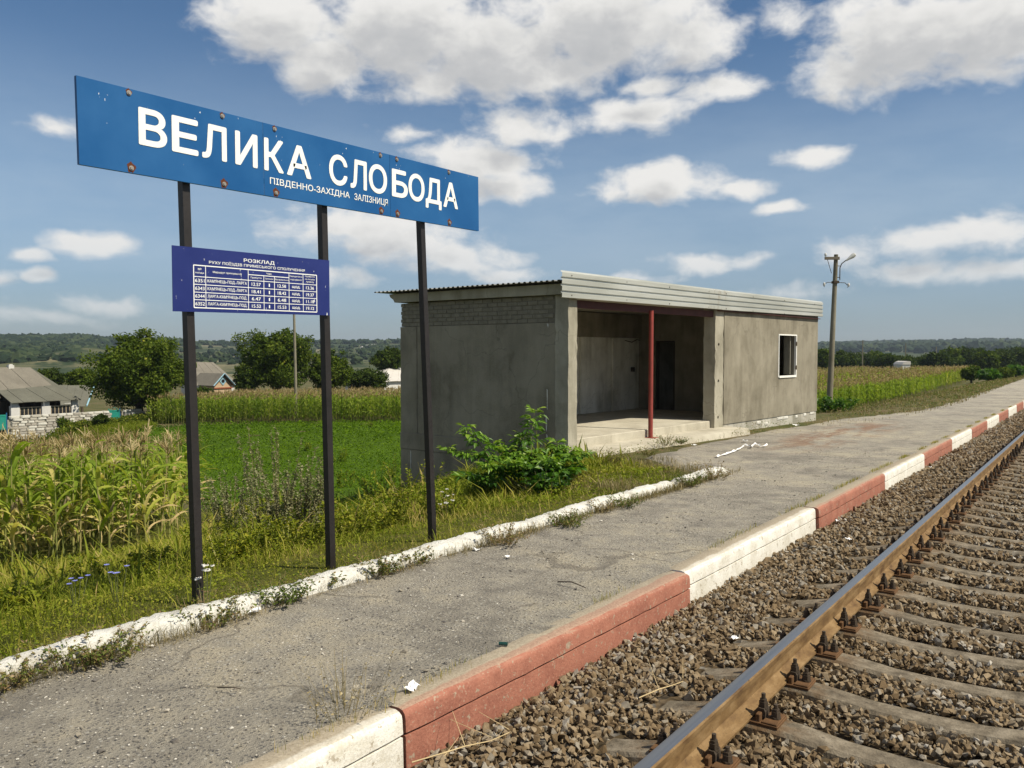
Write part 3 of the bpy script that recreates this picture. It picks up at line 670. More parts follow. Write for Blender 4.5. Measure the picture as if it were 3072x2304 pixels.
# window: white frame with its hinges, the sash swung inwards
m = MB(); m.box(-.03, .034, WS0 - .012, WS0 + .028, WZ0 - .012, WZ1 + .012); m.box(-.03, .034, WS1 - .028, WS1 + .012, WZ0 - .012, WZ1 + .012); m.box(-.03, .036, WS0 + .028, WS1 - .028, WZ1 - .022, WZ1 + .012); m.box(-.03, .05, WS0 + .028, WS1 - .028, WZ0 - .03, WZ0 + .025)
wf = part('window', m, M_WHITEP, bld, label='small window opening with white painted frame and no glass')
for z in (1.28, 1.95):
    mm = MB(); mm.box(.036, .05, WS1 - .10, WS1 - .01, z - .05, z + .05, 0, .004); mm.tube([(.05, WS1 - .05, z - .06), (.05, WS1 - .05, z + .06)], .012, 8); part('hinge', mm, M_FAST, wf)
m = MB(); m.box(-.26, -.08, WS1 - .20, WS1 - .16, WZ0 + .05, WZ1 - .04); part('inner_sash', m, simple('grey_sash_paint', (.20, .19, .15), .6), wf)
# floor, step, ceiling slab
m = MB(); m.box(-3.79, -.31, -.04, 8.29, -.5, .06); m.box(-.312, -.11, .004, 5.595, -.5, .058, 0, .012); part('floor_slab', m, M_FLOOR, bld, label='sunlit pale cement floor of the open bay')
m = MB(); m.prism([(-.108, -.6), (-.108, -.107), (.50, -.122), (.56, -.135), (.60, -.28), (.66, -.6)], 'y', -.12, 6.3); part('step', m, M_FLOOR, bld)
m = MB(); m.prism([(.06, 2.79), (.06, 2.985), (-4.90, 3.0), (-4.86, 2.93), (-4.77, 2.88), (-4.72, 2.812)], 'y', -.36, 12.32); part('roof_slab', m, M_CONC, bld)
m = MB(); m.box(-.15, -.045, .004, 5.595, 2.555, 2.70); part('beam', m, M_BEAM, bld, label='shade-darkened red steel lintel beam over the bay')
m = MB(); m.tube([(-.02, 2.70, -.11), (-.02, 2.70, 2.60)], .050, 14); m.box(-.10, .11, 2.58, 2.82, -.118, -.104); part('support_post', shade_auto(m.mesh('support_post', M_REDP), 40), None, bld, label='slim red painted steel post in the bay opening')
# corrugated roof
prof = []; w = -.06
while w < 5.15:
    for dw, dz in ((0, 0), (.03, .0), (.045, .024), (.09, .024), (.105, 0)): prof.append((-(w + dw), 3.018 + dz + .004 * w))
    w += .135
V = [(x, -.56, z) for x, z in prof] + [(x, 12.25, z) for x, z in prof]; k = len(prof)
part('roof_sheet', mesh_np('roof_sheet', V, [np.array([(i, i + 1, k + i + 1, k + i) for i in range(k - 1)])], [M_TIN]), None, bld, label='dark corrugated metal roof with wavy edge')
m = MB(); m.box(-4.7, -.05, -.33, -.28, 3.003, 3.018); part('eaves_batten', m, simple('old_batten', (.06, .05, .04), .8), bld)
# profiled fascia in two lengths
def fascia(y0, y1, zb0, zb1, zt0, zt1, off):
    ph = []
    for i in range(4):
        a = i / 4
        ph += [(.000, a + .004), (.030, a + .022), (.034, a + .180), (.004, a + .196)]
    ph.append((.0, 1.0)); n = len(ph); V = []; st = 12
    for j in range(st + 1):
        f = j / st; y = y0 + (y1 - y0) * f; zb = zb0 + (zb1 - zb0) * f; zt = zt0 + (zt1 - zt0) * f; wv = .004 * math.sin(f * 9 + y0)
        V += [(.098 + off + x + wv, y, zb + (zt - zb) * h) for x, h in ph]
    F = [(j * n + k, (j + 1) * n + k, (j + 1) * n + k + 1, j * n + k + 1) for j in range(st) for k in range(n - 1)]
    return mesh_np('fascia_panel', V, [np.array(F)], [M_FASC])
f1 = part('fascia_panel', fascia(-.64, 5.665, 2.702, 2.727, 3.200, 3.206, .004), None, bld, label='pale ribbed metal fascia panel over the open bay')
f2 = part('fascia_panel', fascia(5.64, 12.28, 2.722, 2.775, 3.203, 3.226, 0), None, bld, label='pale ribbed metal fascia panel over the windowed end')
ms = MB(); hexprism(ms, 0, 0, 0, .012, .012); ms = ms.mesh('screw', M_FAST)
for fo, ss in ((f1, (-.35, 1.5, 3.2, 5.0)), (f2, (5.9, 7.4, 9.4, 11.6))):
    for s in ss:
        for z in (3.12, 2.76): link('screw', ms, fo, (.128, s, z), (0, math.pi / 2, 0))
m = MB(); m.box(.02, .094, 5.64, 12.2, 2.70, 2.716); part('soffit_strip', m, M_BEAM, bld)
# clutter fixed to the walls: a switch box and the stub of a cable
m = MB(); m.box(-3.795, -3.74, 7.86, 8.0, 1.15, 1.28); part('switch_box', m, M_FAST, bld)
m = MB(); m.tube([(-3.70, 7.4, 2.05), (-3.66, 7.7, 2.0), (-3.68, 8.0, 2.08), (-3.7, 8.2, 2.06)], .012, 6); part('cable_stub', m, M_FAST, bld)

# ------------------------------------------------------------------ station sign
def m_sign(name, c1, c2):
    m, t, b = mat(name, .4, .2); v = objco(t)
    n = noise(t, 1.4, 5, .6, v); c = ramp(t, n, [(.3, c1), (.7, c2)])
    f = noise(t, 26, 4, .7, nd(t, 'ShaderNodeMapping', inp={0: v, 3: (1, 1, .35)}).outputs[0]); sp = nd(t, 'ShaderNodeSeparateXYZ', inp={0: v})
    # flaked enamel, thickest near the upper edge
    hi = srange(t, sp.outputs[2], .02, .25, 0, .045); c = mixc(t, srange(t, mth(t, 'ADD', f, hi), .715, .735), c, (.62, .64, .66))
    c = mixc(t, srange(t, noise(t, 60, 3, .7, v), .77, .79), c, (.09, .03, .012))
    setc(t, b, c); t.links.new(srange(t, n, .3, .7, .32, .5), b.inputs['Roughness']); return m
M_SIGN = m_sign('blue_enamel', (.010, .076, .225), (.020, .110, .285)); M_TBL = m_sign('deep_blue_enamel', (.014, .022, .115), (.022, .034, .160))
M_LET = simple('sign_lettering_white', (.78, .79, .76), .45, .4, 0, .06, 8); M_POST = simple('black_bitumen_paint', (.016, .013, .012), .5, .45, 0, .45, 4, .3)
M_RUST = simple('rust_ring', (.11, .035, .014), .9, .2, 0, .4, 40)
SX, SY = -5.37, 4.70
sign = thing('station_sign', 'blue station name sign and timetable board on three black steel posts', 'station sign', (SX, SY, 0))
for (yt, zt, yb, zb) in ((3.478, 3.32, 3.563, -.6), (4.765, 3.32, 4.845, -.6), (5.985, 3.34, 6.185, -.6)):
    mb = MB(); h = .030
    for i in range(10):
        pass
    mb.box(-h, h, -h, h, 0, 1, 0, 0); mb.map(lambda x, y, z, yt=yt, yb=yb, zt=zt, zb=zb: (x, y + yb + (yt - yb) * z - SY, zb + (zt - zb) * z)); part('post', mb, M_POST, sign)
SLO = .016
def sz(y, z): return z + SLO * (y - 2.70)
seams = [2.70, 4.120, 5.508, 6.815]; BZ, TZ = 2.905, 3.458
panels = []
for i in range(3):
    y0, y1 = seams[i] + .0015, seams[i + 1] - .0015; cyy = (y0 + y1) / 2; hw = (y1 - y0) / 2; hz_ = (TZ - BZ) / 2; pr = MB()
    pr.box(0, .003, -hw, hw, -hz_, hz_); pr.box(-.022, -.0005, -hw + .001, hw - .001, -hz_, -hz_ + .002); pr.box(-.022, -.0005, -hw + .001, hw - .001, hz_ - .002, hz_)
    if i == 0: pr.box(-.022, -.0005, -hw, -hw + .002, -hz_ + .003, hz_ - .003)
    if i == 2: pr.box(-.022, -.0005, hw - .002, hw, -hz_ + .003, hz_ - .003)
    panels.append(part('name_panel', pr, M_SIGN, sign, (.075, cyy - SY, sz(cyy, (BZ + TZ) / 2)), (SLO, 0, 0)))
mb = MB(); hexprism(mb, 0, 0, 0, .012, .011); mb.tube([(0, 0, 0), (0, 0, .006)], .017, 12); ME_SB = mb.mesh('bolt', simple('bright_bolt', (.35, .32, .28), .45, .5, .6))
mb = MB(); mb.prism([(.030 * (1 + .22 * math.sin(3 * a + 1)) * math.cos(a), .034 * (1 + .2 * math.sin(5 * a)) * math.sin(a)) for a in np.linspace(0, 6.28, 17)[:-1]], 'z', 0, .0012); ME_RR = mb.mesh('rust_ring', M_RUST)
for y in (3.045, 3.76, 4.23, 5.39, 5.60, 6.34):
    for dz in (-.245, .247):
        i = 0 if y < 4.12 else 1 if y < 5.508 else 2; p = panels[i]; ly = y - SY - p.location.y
        link('rust_ring', ME_RR, p, (.003, ly, dz + .004), (math.pi / 2, 0, math.pi / 2), (1.0 if dz < 0 else .7,) * 3); link('bolt', ME_SB, p, (.0035, ly, dz), (0, math.pi / 2, 0))
mb = MB(); mb.box(.043, .05, 2.75 - SY, 6.76 - SY, -.02, .02)
for z in (3.02, 3.36): part('frame_bar', mb.mesh('frame_bar', M_POST), None, sign, (0, 0, sz(SY, z)), (SLO, 0, 0))

def text_mesh(s, bold, ext=.0):
    c = bpy.data.curves.new('txt', 'FONT'); c.body = s; c.size = 1; c.offset = bold; c.extrude = ext; c.resolution_u = 4
    o = bpy.data.objects.new('txt', c); COL.objects.link(o); bpy.context.view_layer.update()
    dg = bpy.context.evaluated_depsgraph_get(); me = bpy.data.meshes.new_from_object(o.evaluated_get(dg)); bpy.data.objects.remove(o); bpy.data.curves.remove(c); return me
def stamp(txt, y0, y1, z0, z1, x, slo, zref, name, parent, m, bold=.02, th=.0012):
    """flat lettering filling the box y0..y1, z0..z1 on a board facing the track"""
    me0 = text_mesh(txt, 0); n = len(me0.vertices); co = np.empty(n * 3, np.float32); me0.vertices.foreach_get('co', co); co = co.reshape(-1, 3)
    polys = [list(p.vertices) for p in me0.polygons]; bpy.data.meshes.remove(me0); mb = MB(); bx_ = bold * (1.0 if len(txt) < 2 else .8)
    mn, mx = co[:, :2].min(0) - bx_, co[:, :2].max(0) + bx_; dirs = [(0, 0)] + [(math.cos(a) * bx_, math.sin(a) * bx_) for a in np.arange(8 if len(txt) < 2 else 4) * (6.2832 / (8 if len(txt) < 2 else 4)) + .785]
    for i, (dx, dy) in enumerate(dirs):
        yy = y0 + (co[:, 0] + dx - mn[0]) / (mx[0] - mn[0]) * (y1 - y0); zz = z0 + (co[:, 1] + dy - mn[1]) / (mx[1] - mn[1]) * (z1 - z0)
        mb.add(np.stack([np.full(n, x + th + i * .00012), yy - SY, zz + slo * (yy - zref)], -1), polys)
    ks = sorted(mb.F); return link(name, mesh_np(name, np.concatenate(mb.V), [np.array(mb.F[k]) for k in ks], [m]), parent)
LX = .0792
def Zl(y): return 3.112 + .016 * 0
for ch, a, b_, lo in [('В', 3.105, 3.312, 0), ('Е', 3.348, 3.554, 0), ('Л', 3.585, 3.79, 0), ('И', 3.863, 4.063, 0), ('К', 4.124, 4.310, 0), ('А', 4.342, 4.590, 0), ('С', 4.781, 4.986, 0),
                      ('Л', 5.022, 5.215, 0), ('О', 5.240, 5.467, 0), ('Б', 5.530, 5.741, 0), ('О', 5.750, 5.973, 0), ('Д', 5.990, 6.222, 1), ('А', 6.250, 6.473, 0)]:
    z0 = 3.107 - (.042 if lo else 0) - (.004 if ch in 'СО' else 0); z1 = 3.357 + (.004 if ch in 'СО' else 0)
    stamp(ch, a, b_, z0, z1, LX, SLO * .62, 2.7, 'letter', sign, M_LET, .021)
stamp('ПІВДЕННО-ЗАХІДНА', 4.176, 5.012, 2.990, 3.052, LX, SLO, 2.7, 'lettering', sign, M_LET, .013)
stamp('ЗАЛІЗНИЦЯ', 5.065, 5.475, 2.984, 3.052, LX, SLO, 2.7, 'lettering', sign, M_LET, .009)
# timetable board
tb = part('timetable_board', MB().box(0, .004, 3.352 - SY, 4.798 - SY, 2.005, 2.466).map(lambda x, y, z: (x, y, z + .016 * (y + SY - 3.35))), M_TBL, sign, (.05, 0, 0), label='dark blue suburban train timetable with white table')
TX = .0042
def ts(txt, y0, y1, z0, z1, bold=.012, name='lettering'): return stamp(txt, y0, y1, z0, z1, TX, .010, 3.52, name, tb, M_LET, bold, .0008)
ts('РОЗКЛАД', 3.945, 4.232, 2.392, 2.424, .02); ts('РУХУ ПОЇЗДІВ ПРИМІСЬКОГО СПОЛУЧЕННЯ', 3.645, 4.533, 2.358, 2.388, .012)
cols = [3.519, 3.616, 3.984, 4.128, 4.229, 4.372, 4.515, 4.658]; rows = [2.343, 2.262, 2.206, 2.150, 2.096, 2.039]
ln = MB()
def hl(y0, y1, z, h=.0028): ln.box(TX, TX + .0008, y0 - SY, y1 - SY, z - h, z + h)
def vl(y, z0, z1, h=.0024): ln.box(TX + .0001, TX + .0009, y - h - SY, y + h - SY, z0, z1)
for z in rows: hl(cols[0], cols[-1], z, .0036 if z in (rows[0], rows[-1]) else .0024)
for y in cols: vl(y, rows[-1] if True else 0, rows[0] if y not in (cols[3], cols[4]) else 2.305, .0036 if y in (cols[0], cols[-1]) else .0024)
hl(cols[2], cols[5], 2.305)
ln.map(lambda x, y, z: (x, y, z + .010 * (y + SY - 3.52))); part('table_rules', ln, M_LET, tb)
def cell(txt, i, z, h, pad=.012, bold=.01, w=None, j=None):
    a, b_ = cols[i] + pad, cols[(j or i + 1)] - pad
    if w: c = (a + b_) / 2; a, b_ = c - w / 2, c + w / 2
    ts(txt, a, b_, z - h / 2, z + h / 2, bold)
data = [('6351', "КАМ'ЯНЕЦЬ-ПОД.-ЛАРГА", '12.57', '12.58', '13.36'), ('6343', "КАМ'ЯНЕЦЬ-ПОД.-ЛАРГА", '18.41', '18.42', '19.37'), ('6344', "ЛАРГА-КАМ'ЯНЕЦЬ-ПОД.", '6.47', '6.48', '11.18'), ('6352', "ЛАРГА-КАМ'ЯНЕЦЬ-ПОД.", '15.52', '15.53', '19.12')]
for r_, (a, b_, c, d, e) in enumerate(data):
    z = (rows[r_ + 1] + rows[r_ + 2]) / 2
    cell(a, 0, z, .025, .010, .014); cell(b_, 1, z, .027, .014, .014); cell(c, 2, z, .025, .03, .014); cell('1', 3, z, .025, .03, .014, .010); cell(d, 4, z, .025, .03, .014); cell('щод.', 5, z - .002, .022, .03, .014); cell(e, 6, z, .025, .03, .014)
cell('№', 0, 2.316, .016, .02, .008, .028); cell('поїзда', 0, 2.290, .015, .014, .008); cell('Маршрут прямування', 1, 2.302, .018, .06, .008); cell('Час', 2, 2.323, .015, 0, .008, .05, 5)
cell('Прибуття', 2, 2.283, .016, .022, .008); cell('Зупинка', 3, 2.283, .014, .012, .008); cell('Відправлення', 4, 2.283, .014, .006, .008)
cell('Періодичність', 5, 2.318, .015, .006, .008); cell('курсування', 5, 2.290, .014, .016, .008); cell('Прибуття', 6, 2.326, .014, .022, .008); cell('на кінцеву', 6, 2.304, .014, .02, .008); cell('зупинку', 6, 2.281, .014, .03, .008)

# ------------------------------------------------------------------ concrete lamp post
M_POLE = m_plaster('pole_concrete', (.13, .118, .082), (.19, .172, .125), (.245, .222, .165), .3)
def at(u, v, depth): return CPOS + pray(u, v) * depth
lp = at(2486, 1250, 33.0); lz = G(lp[0], lp[1])
lamp = thing('lamp_post', 'tapering concrete lamp post with one street lamp beside the shelter', 'lamp post', (lp[0], lp[1], lz - .3), YAW)
Ht = 1.72 - (766 - 1056) / FOC * 33.0 - (lz - .3)
mb = MB(); mb.tube([(0, 0, 0), (.10, 0, Ht * .5), (.20, 0, Ht)], [.125, .102, .078], 14); part('pole', shade_auto(mb.mesh('pole', M_POLE), 40), None, lamp)
mb = MB(); mb.box(-.30, .30, -.13, -.10, Ht - .22, Ht - .10, 0, .01); part('cross_arm', mb, simple('weathered_timber', (.14, .12, .09), .9), lamp)
mb = MB(); mb.tube([(.36, 0, Ht - 1.0), (.36, 0, Ht - .52), (.42, -.02, Ht - .36), (.54, -.05, Ht - .26), (.64, -.06, Ht - .20)], .020, 8); mb.tube([(.19, 0, Ht - .45), (.36, 0, Ht - .45)], .016, 6); mb.tube([(.17, 0, Ht - .9), (.36, 0, Ht - .9)], .016, 6); part('bracket', mb, M_FAST, lamp)
mb = MB(); mb.tube([(.58, -.05, Ht - .24), (.68, -.06, Ht - .17), (.82, -.07, Ht - .07), (.90, -.08, Ht - .01), (.93, -.08, Ht + .01)], [.03, .05, .09, .08, .025], 12); part('luminaire', shade_auto(mb.mesh('luminaire', simple('pale_lamp_housing', (.55, .55, .50), .4, .5)), 50), None, lamp)
mb = MB(); mb.box(.08, .29, -.13, .13, Ht - 1.14, Ht - 1.04); mb.tube([(.19, 0, Ht - 1.1), (-.16, -.05, Ht - 1.1), (-.30, -.05, Ht - 1.22), (-.26, -.05, Ht - 1.28)], .014, 6); mb.tube([(.19, 0, Ht - 1.1), (.55, -.05, Ht - 1.12), (.70, -.05, Ht - 1.26), (.64, -.05, Ht - 1.30)], .014, 6); part('insulator_hooks', mb, M_FAST, lamp)
M_PORC = simple('white_porcelain', (.6, .6, .57), .25, .5)
for x, z in ((-.28, -1.19), (.69, -1.22), (-.24, -.03)):
    mb = MB(); mb.tube([(x, -.06, Ht + z - .05), (x, -.06, Ht + z), (x, -.06, Ht + z + .06), (x, -.06, Ht + z + .085)], [.03, .05, .045, .02], 10); part('insulator', mb, M_PORC, lamp)
mb = MB(); mb.tube([(-.18, -.1, Ht - .2), (-.02, -.12, Ht - .75)], .012, 6); part('stay_rod', mb, M_FAST, lamp)
# ------------------------------------------------------------------ vegetation templates
def T_leaf2(L=1.0, W=.5, lift=.12, droop=.12):
    return (np.array([(0, 0, 0), (W / 2, .45 * L, lift), (0, L, -droop), (-W / 2, .45 * L, lift)]), np.array([(0, 1, 2), (0, 2, 3)]), 0)
def T_leaf8(L=1.0, W=.45, fold=.10, droop=.25):
    V = np.array([(0, 0, 0), (W * .42, .28 * L, fold), (W * .40, .62 * L, fold - droop * .4), (0, L, -droop), (-W * .40, .62 * L, fold - droop * .4), (-W * .42, .28 * L, fold), (0, .28 * L, .02), (0, .62 * L, .02 - droop * .35)])
    return (V, np.array([(0, 1, 6), (0, 6, 5), (6, 1, 2), (6, 2, 7), (5, 6, 7), (5, 7, 4), (7, 2, 3), (4, 7, 3)]), 0)
def T_blade(w=.012, bend=.35):
    V = np.array([(-w, 0, 0), (w, 0, 0), (-w * .75, bend * .25, .55), (w * .75, bend * .25, .55), (0, bend, 1.0)])
    return (V, np.array([(0, 1, 3), (0, 3, 2), (2, 3, 4)]), 0)
BLADES = [T_blade(.012, .15), T_blade(.010, .35), T_blade(.014, .6), T_blade(.009, .85)]
LEAF2 = [T_leaf2(1, .55, .10, .1), T_leaf2(1, .45, .16, .25), T_leaf2(1, .65, .06, .05)]
LEAF8 = [T_leaf8(1, .46, .08, .25), T_leaf8(1, .40, .12, .45), T_leaf8(1, .5, .05, .10)]
def orient(n, up=.6):
    """random leaf frames: y along the leaf, z leaf normal biased upwards"""
    z = rng.normal(size=(n, 3)); z[:, 2] = np.abs(z[:, 2]) * .6 + up; z /= np.linalg.norm(z, axis=1)[:, None]
    a = rng.normal(size=(n, 3)); y = a - z * (a * z).sum(1)[:, None]; y /= np.linalg.norm(y, axis=1)[:, None]
    return np.stack([np.cross(y, z), y, z], -1)
def frame_from(ydir, up=.7):
    n = len(ydir); y = ydir / np.linalg.norm(ydir, axis=1)[:, None]; z = rng.normal(size=(n, 3)) * .35; z[:, 2] += up
    z = z - y * (z * y).sum(1)[:, None]; z /= np.linalg.norm(z, axis=1)[:, None]; return np.stack([np.cross(y, z), y, z], -1)
def in_poly(x, y, poly):
    r = np.zeros(len(x), bool); n = len(poly)
    for i in range(n):
        x1, y1 = poly[i]; x2, y2 = poly[(i + 1) % n]
        c = ((y1 > y) != (y2 > y)) & (x < (x2 - x1) * (y - y1) / (y2 - y1 + 1e-12) + x1); r ^= c
    return r
def sample_poly(poly, n):
    p = np.array(poly); x = rng.uniform(p[:, 0].min(), p[:, 0].max(), n); y = rng.uniform(p[:, 1].min(), p[:, 1].max(), n); k = in_poly(x, y, poly); return x[k], y[k]
def fbm(x, y, s, seed=0):
    r = np.zeros(len(x)); a = 1.0; tot = 0
    q = np.random.default_rng(seed)
    for i in range(5):
        for _ in range(3):
            th = q.uniform(0, 6.28); ph = q.uniform(0, 6.28); r += a * np.sin((x * math.cos(th) + y * math.sin(th)) * s * (1.9 ** i) + ph) / 3
        tot += a; a *= .62
    return .5 + .9 * r / tot

M_GRASS = leafmat('verge_grass', [(0, (.105, .140, .010)), (.35, (.200, .225, .022)), (.6, (.31, .270, .055)), (.8, (.40, .30, .12)), (1, (.50, .39, .20))], .3)
M_HERB = leafmat('verge_herbs', [(0, (.090, .130, .010)), (.4, (.175, .215, .014)), (.75, (.22, .235, .026)), (1, (.30, .26, .05))], .3)
M_DRY = leafmat('dry_grass', [(0, (.12, .105, .045)), (.4, (.22, .175, .085)), (.75, (.33, .26, .14)), (1, (.44, .37, .23))], .2)
M_ALF = leafmat('alfalfa', [(0, (.032, .068, .003)), (.5, (.085, .155, .004)), (1, (.150, .235, .008))], .35)
M_MAIZE = leafmat('maize_leaf', [(0, (.105, .170, .016)), (.4, (.24, .310, .036)), (.65, (.41, .40, .080)), (.85, (.55, .45, .18)), (1, (.58, .43, .23))], .42)
M_TASSEL = leafmat('maize_tassel', [(0, (.24, .175, .085)), (.6, (.37, .285, .15)), (1, (.48, .39, .22))], .25)
M_STALK = leafmat('maize_stalk', [(0, (.16, .19, .05)), (.6, (.30, .29, .09)), (1, (.38, .31, .15))], .1)
M_TREE = leafmat('tree_leaves', [(0, (.034, .058, .006)), (.4, (.075, .115, .010)), (.8, (.150, .180, .020)), (1, (.24, .23, .030))], .3)
M_TREE2 = leafmat('dark_tree_leaves', [(0, (.022, .040, .007)), (.5, (.052, .080, .010)), (1, (.108, .132, .020))], .25)
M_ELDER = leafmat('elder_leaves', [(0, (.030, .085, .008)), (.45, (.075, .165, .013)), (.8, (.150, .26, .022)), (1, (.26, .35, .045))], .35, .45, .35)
M_WLF = leafmat('weed_leaf', [(0, (.065, .105, .018)), (.35, (.13, .165, .035)), (.6, (.21, .18, .065)), (.8, (.22, .14, .075)), (1, (.36, .27, .16))], .25)
M_BARK = simple('bark', (.085, .068, .048), .95, .1, 0, .4, 5, .8, .02)
M_STEM = simple('green_stem', (.10, .11, .045), .8, .2, 0, .3, 9)

# ------------------------------------------------------------------ alfalfa field and meadow
K = 1.3888
def wpoly(px): return [tuple(march(u * K, v * K)[:2]) for u, v in px]
ALF = wpoly([(120, 975), (330, 924), (480, 917), (880, 912), (1090, 985), (930, 1108), (760, 1128), (560, 1120), (450, 1108), (300, 1010)])
def patch(name, poly, m, lift, step):
    p = np.array(poly); xs = np.arange(p[:, 0].min(), p[:, 0].max() + step, step); ys = np.arange(p[:, 1].min(), p[:, 1].max() + step, step)
    X, Y = np.meshgrid(xs, ys); k = in_poly(X.ravel(), Y.ravel(), poly).reshape(X.shape)
    ii = np.arange(len(ys) - 1)[:, None] * len(xs) + np.arange(len(xs) - 1)[None]; ok = k[:-1, :-1] & k[1:, :-1] & k[:-1, 1:] & k[1:, 1:]
    F = np.stack([ii, ii + 1, ii + 1 + len(xs), ii + len(xs)], -1)[ok]
    used, inv = np.unique(F, return_inverse=True); V = np.stack([X, Y, ground(X, Y) + lift], -1).reshape(-1, 3)[used]
    return link(name, mesh_np(name, V, [inv.reshape(-1, 4)], [m], smooth=True))
M_ALFG = simple('alfalfa_sward', (.055, .100, .005), .95, .1, 0, .45, 1.5, .8, .05, 'w')
struct(patch('alfalfa_field', ALF, M_ALFG, .05, .6))
x, y = sample_poly(ALF, 190000); z = ground(x, y); P = np.stack([x, y, z + rng.uniform(.02, .26, len(x))], -1)
d = np.hypot(x, y); keep = inview(P, 250) & (rng.random(len(x)) < np.clip(26 / d, .12, 1) ** 1.3); P = P[keep]; d = d[keep]
s = rng.uniform(.05, .085, len(P)) * np.clip(d / 26, .8, 2.1); r = np.clip(.65 * rng.random(len(P)) + .55 * (fbm(P[:, 0], P[:, 1], .9, 3) - .35) + .45 * (fbm(P[:, 0], P[:, 1], .22, 13) - .4), 0, 1)
stuff(link('alfalfa', scatter('alfalfa', LEAF2, P, orient(len(P), .8) * s[:, None, None], [M_ALF], r)), 'dense bright green alfalfa filling the low field', 'crop')

# ------------------------------------------------------------------ verge vegetation
VERGE = [(-4.98, -3.0), (-4.98, 11.6), (-5.6, 12.4), (-7.6, 13.0), (-8.4, 12.9), (-12.0, 13.0), (-14.5, 15.5), (-20.5, 15.2), (-18.6, 12.7), (-12.7, 8.0), (-14.8, 4.0), (-18, 2.0), (-18, -3.0)]
def m_bank():
    m, t, b = mat('bank_sward', .95, .05); v = wpos(t)
    setc(t, b, ramp(t, mth(t, 'MULTIPLY_ADD', noise(t, 30, 4, .7, v), .5, mth(t, 'MULTIPLY', noise(t, 1.6, 5, .6, v), .5)), [(.34, (.040, .050, .010)), (.48, (.095, .105, .020)), (.6, (.150, .130, .045)), (.7, (.205, .155, .075))]))
    bump(t, b, noise(t, 40, 5, .7, v), 1.0, .04); return m
struct(patch('bank', [(-5.0, -3.0), (-5.0, 11.9), (-7.4, 12.9), (-8.4, 12.6), (-12.0, 13.0), (-14.5, 15.5), (-20.5, 15.2), (-18, -3)], m_bank(), .012, .25))
x, y = sample_poly(VERGE, 240000); z = ground(x, y); P = np.stack([x, y, z - .02], -1); d = np.hypot(x, y)
keep = inview(P, 300) & (rng.random(len(x)) < np.clip(7.0 / d, .1, 1)); P = P[keep]; d = d[keep]
dryn = fbm(P[:, 0], P[:, 1], .8, 8) + .22 * (P[:, 0] > -5.6) + .25 * (P[:, 1] > 9.5) * (P[:, 0] > -7.4); h = rng.uniform(.05, .17, len(P)) * (1 + 1.0 * (fbm(P[:, 0], P[:, 1], 1.3, 4) - .4)) * np.interp(P[:, 0], [-8, -6.6, -5.4], [1.25, 1.0, .6]) * np.where(rng.random(len(P)) < .04, 2.0, 1)
M_ = rotz(rng.uniform(0, 6.28, len(P))) * h[:, None, None]; M_[:, :, 0] *= np.clip(d / 9, .7, 2)[:, None] * 2.6; M_[:, :2, 1] *= 1.6
r = np.clip(rng.normal(.24, .17, len(P)) + .75 * (dryn - .38), 0, 1)
stuff(link('verge_grass', scatter('verge_grass', BLADES, P, M_, [M_GRASS], r)), 'tangled green and straw coloured grass on the bank behind the white kerb', 'grass')
# low leafy herbs among the grass
x, y = sample_poly(VERGE, 420000); z = ground(x, y); dn = fbm(x, y, .7, 21); mound = .04 + .30 * np.clip(fbm(x, y, 2.2, 51) - .25, 0, .7) * np.clip(dn * 1.6 - .2, .2, 1.2)
P = np.stack([x, y, z + mound * rng.random(len(x)) ** .6 * np.where(x > -5.5, .3, 1)], -1); d = np.hypot(x, y)
keep = inview(P, 300) & (rng.random(len(x)) < np.clip(6 / d, .1, 1) * np.clip(dn * 1.8 - .1, .25, 1)) & (x < -5.02); P = P[keep]; d = d[keep]
s = rng.uniform(.016, .042, len(P)) * np.clip(d / 9, .75, 2.0); cl = fbm(P[:, 0], P[:, 1], 1.6, 33)
stuff(link('verge_herbs', scatter('verge_herbs', LEAF2, P, orient(len(P), .9) * s[:, None, None], [M_HERB], np.clip(rng.random(len(P)) * .55 + 1.0 * (cl - .28), 0, 1))),
      'low yellow green leafy weeds over the bank behind the white kerb', 'weeds')
# sparse dry growth round the shelter foot and along the far platform edge
DRYP = [(-5.0, 9.6), (-5.05, 12.2), (-6.2, 13.4), (-7.25, 12.4), (-7.6, 13.0), (-8.4, 12.4), (-7.6, 10.2)]
DRY2 = [(-7.5, 12.9), (-6.6, 12.9), (-6.7, 17.0), (-5.9, 19.0), (-5.4, 24.0), (-4.9, 31.0), (-4.75, 40), (-6.6, 95), (-9.0, 140), (-12, 140), (-9.5, 90), (-9, 40), (-8.2, 31), (-6.62, 26.2), (-7.05, 20)]
Ps, Ms, Rs = [], [], []
for poly, n, hm in ((DRYP, 30000, .10), (DRY2, 120000, .075)):
    x, y = sample_poly(poly, n); d = np.hypot(x, y); pn = fbm(x, y, 1.1, 12)
    keep = (rng.random(len(x)) < np.clip(14 / d, .12, 1) * np.clip((pn - .32) * 3.2, .04, 1)) & (rng.random(len(x)) < np.where((y > 13) & (y < 25), .5, 1)); x, y, d = x[keep], y[keep], d[keep]
    zz = np.maximum(ground(x, y), np.where(x > np.interp(y, [12.6, 13.6, 20, 26.5, 31, 35, 110], [-5.6, -7.0, -7.0, -6.55, -5.55, -5.3, -7.2]), -GR * y - .01, -9))
    h = rng.uniform(.4, 1.6, len(x)) * hm * np.clip(d / 26, .8, 1.8); M_ = rotz(rng.uniform(0, 6.28, len(x))) * h[:, None, None]; M_[:, :, 0] *= np.clip(d / 10, 1, 3.2)[:, None] * 2.0
    Ps.append(np.stack([x, y, zz - .01], -1)); Ms.append(M_); Rs.append(np.clip(rng.random(len(x)) * .9, 0, 1))
P = np.concatenate(Ps); k = inview(P, 300)
